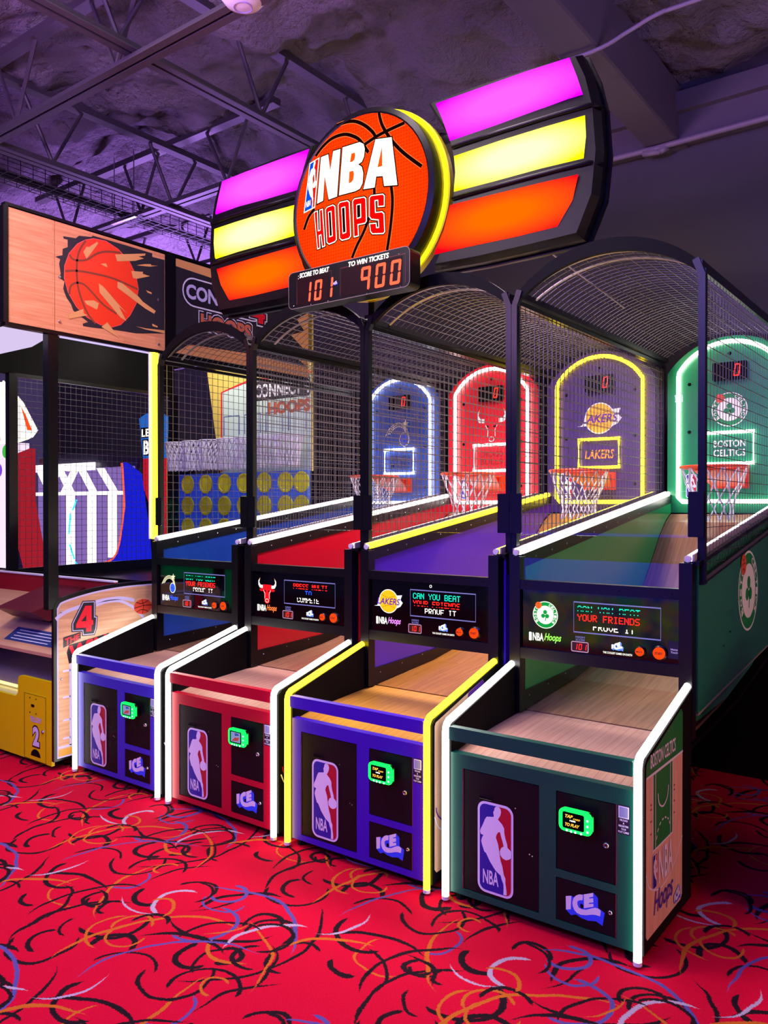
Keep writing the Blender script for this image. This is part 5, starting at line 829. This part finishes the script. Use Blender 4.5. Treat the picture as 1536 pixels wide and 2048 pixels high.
cbuild('led_strip', MB(NEONY).box(-.098, -.082, .635, .672, 1.385, 2.635)); cbuild('strip_plate', MB(WHT).box(-.104, -.098, .61, .70, 1.385, 2.65))
# far side wire mesh
for z in (1.04, 2.65): cbuild('mesh_frame', MB(BLK).bar((-1.81, .6, z), (-1.81, 2.15, z), .03, .03))
wm = MB(GREY)
for k in range(1, 32): wm.wire((-1.81, .6 + k * .05, 1.04), (-1.81, .6 + k * .05, 2.65), .0017)
for k in range(1, 32): wm.wire((-1.805, .6, 1.04 + k * .0505), (-1.805, 2.15, 1.04 + k * .0505), .002)
cbuild('side_wire_mesh', wm, kind='stuff')
# playing board with discs and nets
BLU = pm('board_blue', '4a80ff', .4); CHIP = pm('disc_yellow', 'f0ee24', .4)
pb = cbuild('playing_board', MB(BLU).box(-1.76, -.125, 2.2, 2.24, 1.0, 1.905))
chip0 = None
for r in range(4):
    for c in range(7):
        px, pz = -1.636 + .2535 * c, 1.81 - .2 * r
        if px > -.17: px = -.185
        if chip0 is None:
            cm = MB(CHIP).loft([[(q * math.cos(2 * math.pi * k / 24), yy, q * math.sin(2 * math.pi * k / 24)) for k in range(24)] for q, yy in ((.088, 0), (.088, -.008), (.07, -.01), (.066, -.006))]); chip0 = cm.build('disc', pb); chip0.location = (px - CB[0], 2.2 - CB[1], pz)
        else: icopy(chip0, (px - CB[0], 2.2 - CB[1], pz), pb)
NETW = pm('net_white', 'e8e4f4', .7); n0 = None
for c in range(7):
    px = -1.63 + .235 * c
    if n0 is None:
        mb = MB(NETW); nn = 16; lv = [(2.185, .115), (2.13, .108), (2.07, .098), (2.0, .088), (1.93, .085)]
        mb.tube([(.115 * math.cos(2 * math.pi * k / 20), .115 * math.sin(2 * math.pi * k / 20), 2.19) for k in range(20)], .006, 6, closed=True)
        q_ = lambda j, k: (lv[j][1] * math.cos(2 * math.pi * (k + .5 * (j % 2)) / nn), lv[j][1] * math.sin(2 * math.pi * (k + .5 * (j % 2)) / nn), lv[j][0])
        for j in range(4):
            for k in range(nn): mb.tube([q_(j, k), q_(j + 1, k)], .006, 4, caps=False); mb.tube([q_(j, k), q_(j + 1, k - 1 if j % 2 == 0 else k + 1)], .006, 4, caps=False)
        n0 = mb.build('net', c4); n0.location = (px - CB[0], 2.08 - CB[1], 0)
    else: icopy(n0, (px - CB[0], 2.08 - CB[1], 0), c4)
rb = cbuild('rear_board', MB(pm('rear_board_yellow', 'd8c060', .45)).prism([(-1.25, 1.9), (-.126, 1.9), (-.126, 3.2), (-1.5, 3.2)], 'y', 2.26, 2.28))
fr_ = YP(2.2585)
mb = MB(pm('rear_print_pale', 'c4d8d4', .45)).flat([(-1.234, 1.905), (-.13, 1.905), (-.13, 2.70), (-.9, 2.71), (-1.234, 2.64)], fr_, 0).m(C4R).ribbon([(-1.234, 1.92), (-1.234, 2.645), (-.9, 2.715), (-.13, 2.73)], .02, fr_, 1)
mb.m(pm('rear_print_blue', '4a64a8', .45))
for x0 in (-1.2, -.93, -.66, -.39): mb.ribbon([(x0, 2.25), (x0, 2.42), (x0 + .2, 2.42), (x0 + .2, 2.25)], .012, fr_, 1)
cbuild('court_print', mb, rb)
mb = MB(C4K).flat(rrect(-.82, -.14, 2.53, 2.70, .03), fr_, 2).m(PRW).text('CONNECT 4', -.8, -.15, 2.555, 2.675, fr_, 3, .03).m(pm('print_rust', 'b8583a', .45)).text('HOOPS', -.64, -.14, 2.40, 2.51, fr_, 3, .06); cbuild('word_print', mb, rb)
# ------------------------------------------------------------------ glowing games far behind, seen through the left game
GB = (-6.2, 4.3, 0.)
bg = thing('neon_truss_game', GB, 'glowing white and blue game with lit truss bars beyond the left cage', 'arcade game')
def gb(n, mb, par=bg, **k): return mb.build(n, par, sub=GB, **k)
PURP = pm('panel_violet', '8a6ac8', .35); BGB = em('panel_blue_glow', '1a22e8', .75); BGR = em('panel_red_glow', 'd8283c', .5); BARW = em('bar_white_glow', 'fff4ff', 1.8); BGP = em('panel_lilac_glow', 'a884e0', .55)
gb('body', MB(pm('bg_dark', '2a2438', .5)).box(-7.42, -4.95, 4.06, 4.9, 0, 1.9))
gb('lit_back_panel', MB(BGP).box(-7.42, -5.0, 4.03, 4.06, .62, 2.16)); gb('mirror_arch', MB(pm('smoke_panel', '4a4658', .3)).prism([(-7.42, 2.16), (-5.0, 2.1), (-4.9, 2.28), (-5.6, 2.36), (-6.6, 2.40), (-7.42, 2.34)], 'y', 4.05, 4.1))
gb('truss_beam', MB(BARW).box(-7.42, -5.9, 3.99, 4.03, 2.13, 2.24)); gb('truss_beam', MB(BARW).box(-7.42, -5.2, 3.99, 4.03, 1.77, 1.82))
for u, v in ((-7.4, -7.1), (-6.9, -7.2), (-6.85, -6.55), (-6.45, -6.75), (-6.29, -5.98), (-5.82, -5.48)): gb('truss_brace', MB(BARW).prism([(u, 2.15), (u + .14, 2.15), (v + .14, 1.8), (v, 1.8)], 'y', 3.99, 4.03))
for u, z0 in ((-7.09, .66), (-6.48, .70), (-5.94, .76), (-5.44, .89)): gb('lit_bar', MB(BARW).box(u - .075, u + .075, 3.97, 4.02, z0, 1.77))
gb('blue_wing', MB(BGB).prism([(-5.1, 2.21), (-4.78, 2.05), (-4.6, 1.2), (-4.55, .7), (-6.05, .70), (-5.6, .8), (-5.23, .95), (-5.05, 1.6)], 'y', 3.93, 4.0)); gb('orange_edge', MB(em('edge_orange_glow', 'ff5a3a', 1.2)).tube(smoothpath([(-5.13, 3.93, 2.2), (-5.08, 3.93, 1.6), (-5.25, 3.93, .96), (-5.6, 3.93, .8)], 4), .015, 6))
gb('red_foot', MB(em('foot_red_glow', 'ff2a3a', 1.0)).prism([(-6.65, .62), (-4.5, .72), (-4.5, .81), (-6.3, .68)], 'y', 3.9, 3.97)); gb('plinth', MB(pm('bg_dark', '2a2438', .5)).box(-7.5, -4.5, 3.9, 4.9, 0, .62))
for q in ([(-6.22, 1.7), (-6.32, 1.55)], [(-6.38, 1.5), (-6.42, 1.2)], [(-6.4, 1.05), (-6.28, .84)], [(-6.26, .8), (-6.15, .72)]): gb('cyan_led', MB(em('led_cyan_tube', '2ac8ff', 2.0)).tube([(u, 3.93, v) for u, v in q], .012, 6))
gb('red_wing', MB(BGR).prism([(-7.9, 2.42), (-7.43, 2.5), (-7.43, 1.7), (-7.08, .64), (-7.56, .5), (-7.9, 1.2)], 'y', 3.9, 3.99)); gb('blue_foot', MB(pm('foot_blue', '2c4c8c', .5)).prism([(-7.9, 1.2), (-7.56, .5), (-7.9, .5)], 'y', 3.88, 3.9))
pg = thing('punch_sign_pillar', (-4.6, 4.1, 0.), 'blue topped pillar sign with white lettering beyond the yellow light strip', 'sign')
PG = (-4.6, 4.1, 0.)
MB(em('pillar_blue', '2a70d8', .7)).prism([(-4.87, 2.8), (-4.7, 2.86), (-4.5, 2.86), (-4.36, 2.8), (-4.4, 2.25), (-4.78, 2.25)], 'y', 4.02, 4.12).build('sign_head', pg, sub=PG)
MB(BLKM).flat([(-4.84, 2.67), (-4.4, 2.67), (-4.4, 2.53), (-4.82, 2.53)], YP(4.019)).m(GLOWW).text("LET'S", -4.81, -4.42, 2.545, 2.655, YP(4.019), 1, .03).m(BLKM).flat([(-4.8, 2.51), (-4.4, 2.51), (-4.4, 2.29), (-4.77, 2.29)], YP(4.019)).m(GLOWW).text('B', -4.77, -4.65, 2.305, 2.495, YP(4.019), 1, .04).build('word_print', pg, sub=PG)
MB(em('pillar_red', 'd81830', .7)).prism([(-4.78, 2.25), (-4.4, 2.25), (-4.42, 1.2), (-4.78, 1.87)], 'y', 4.02, 4.12).build('pillar_body', pg, sub=PG)
MB(pm('bg_dark', '2a2438', .5)).box(-4.7, -4.42, 4.12, 4.6, 0, 2.2).build('pillar_base', pg, sub=PG)
TB = (-8.4, 4.4, 0.); tg = thing('circus_tent_game', TB, 'bright game with red and white striped tent roof at far left', 'arcade game')
MB(em('tent_white', 'fff6ee', 1.3)).prism([(-9.2, 3.7), (-8.4, 3.62), (-7.89, 3.25), (-7.47, 2.79), (-7.62, 2.69), (-8.0, 2.64), (-9.2, 2.6)], 'y', 4.0, 4.06).build('tent_roof', tg, sub=TB)
for q in ([(-7.87, 3.2), (-7.72, 3.04), (-7.54, 2.79), (-7.68, 2.80)], [(-8.3, 3.55), (-8.15, 3.42), (-7.95, 2.72), (-8.1, 2.7)], [(-8.75, 3.62), (-8.6, 3.6), (-8.5, 2.68), (-8.65, 2.66)]): MB(em('tent_red', 'ff4a1a', 1.2)).flat(q, YP(3.999)).build('tent_stripe', tg, sub=TB)
MB(em('tent_edge', 'fff0c8', 2.5)).tube([(-8.4, 4.0, 3.63), (-7.89, 4.0, 3.26), (-7.46, 4.0, 2.79), (-7.62, 4.0, 2.68), (-8.0, 4.0, 2.63)], .018, 6).build('lit_edge', tg, sub=TB)
MB(em('tent_body_glow', 'f0d8f0', 1.1)).box(-9.2, -7.98, 4.06, 4.2, .5, 2.62).build('lit_body', tg, sub=TB); MB(pm('bg_dark', '2a2438', .5)).box(-9.2, -7.96, 4.05, 4.3, 0, .6).build('base', tg, sub=TB)
for k in range(4): MB(em('prize_%d' % k, ('e02a6a', '4ac84a', '8a4ae0', 'ff8a2a')[k], .8)).loft([[(-8.2 - .22 * k + q * math.cos(a * .5236), 4.055 - q * .1, 2.2 + .3 * (k % 2) + q * math.sin(a * .5236)) for a in range(12)] for q in (.11, .06)]).build('prize_print', tg, sub=TB)
# ------------------------------------------------------------------ red cabinet cut by the right edge
RB = (4.0, .95, 0.); rg = thing('red_game_cabinet', RB, 'red cabinet side just entering at the right edge', 'arcade game')
MB(pm('red_gloss', 'b8062c', .3)).bbox(3.715, 4.35, .66, 1.3, .04, .86, .05).build('cabinet_body', rg, sub=RB); MB(BLK).box(3.74, 4.33, .68, 1.28, 0, .04).build('plinth', rg, sub=RB); MB(BLK).prism([(.68, .86), (1.28, .86), (1.28, 1.0), (.9, .93)], 'x', 3.76, 4.31).build('top_console', rg, sub=RB)
# ------------------------------------------------------------------ unseen games added behind and beside the camera for their light and reflections
def screenmat(name, cols, sc, s):
    m = bpy.data.materials.new(name); m.use_nodes = True; nt = m.node_tree; N = nt.nodes; L = nt.links; N.remove(N['Principled BSDF'])
    tc = N.new('ShaderNodeTexCoord'); n = N.new('ShaderNodeTexNoise'); n.inputs['Scale'].default_value = sc; n.inputs['Detail'].default_value = 2; n.inputs['Distortion'].default_value = 1.2; L.new(tc.outputs['Object'], n.inputs[0])
    cr = N.new('ShaderNodeValToRGB'); cr.color_ramp.interpolation = 'CONSTANT'
    for k, c in enumerate(cols):
        el = cr.color_ramp.elements[k] if k < 2 else cr.color_ramp.elements.new(.5)
        el.position = .3 + .4 * k / len(cols); el.color = (*lin(c), 1)
    L.new(n.outputs['Fac'], cr.inputs[0]); e = N.new('ShaderNodeEmission'); e.inputs[1].default_value = s; L.new(cr.outputs[0], e.inputs[0]); L.new(e.outputs[0], N['Material Output'].inputs[0]); return m
def aisle_game(x0, x1, body, scr, label, glow, mq, sw=False):
    o = ((x0 + x1) / 2, -4.9, 0.); t = thing('unseen_arcade_game', o, label, 'arcade game')
    MB(body).box(x0, x1, -5.3, -4.7, .02, 1.15).build('cabinet_body', t, sub=o); MB(scr if sw else glow).box(x0 + .05, x1 - .05, -4.7, -4.68, .03, .62).build('lit_front', t, sub=o)
    MB(glow if sw else scr).box(x0 + .06, x1 - .06, -4.72, -4.69, .64, 1.9 if not sw else 1.3).build('screen', t, sub=o); MB(body).box(x0, x1, -5.3, -4.73, 1.15, 2.05).build('screen_housing', t, sub=o); MB(mq).box(x0, x1, -5.1, -4.65, 2.05, 2.65).build('lit_marquee', t, sub=o)  # with sw the screen part is a plain glow, placed for the frame reflections
aisle_game(-.5, 2.1, pm('bg_dark', '2a2438', .5), screenmat('fish_screen', ('0a3a6a', '1a70c0', 'e07a28', '2aa060', 'f0c830', '0c2a50'), 6, 1.5), 'unseen game with colourful underwater art across the aisle, added for its reflection', em('aisle_blue', '1410f0', 4.5), em('aisle_blue_marquee', '2420ff', 3.0), True)
aisle_game(-6.8, -4.9, pm('bg_dark', '2a2438', .5), screenmat('green_screen', ('06301c', '0c7a4a', '12281c', '30a868'), 3, .5), 'unseen green lit game across the aisle, added for its reflection', em('aisle_green', '0c8a54', 1.6), em('aisle_green', '0c8a54', 1.6))
so = (6.6, .2, 0.); sg = thing('unseen_arcade_game', so, 'unseen pink lit game on the right hand aisle, added for its light', 'arcade game')  # unseen game added to light the nearest game's outer side
MB(pm('bg_dark', '2a2438', .5)).box(6.3, 7.0, -.7, 1.1, .02, 2.1).build('cabinet_body', sg, sub=so); MB(screenmat('pink_screen', ('f06a8a', 'ffd8c8', 'e8b0c0', 'ff9a7a'), 3, 4.0)).box(6.28, 6.3, -.6, 1.0, .7, 1.9).build('screen', sg, sub=so); MB(em('aisle_warm', 'ffe0c0', 3.0)).box(6.2, 6.32, -.7, 1.1, 2.1, 2.3).build('lit_marquee', sg, sub=so); MB(BLK).box(6.2, 6.32, -.6, 1.0, .62, .7).build('control_ledge', sg, sub=so)
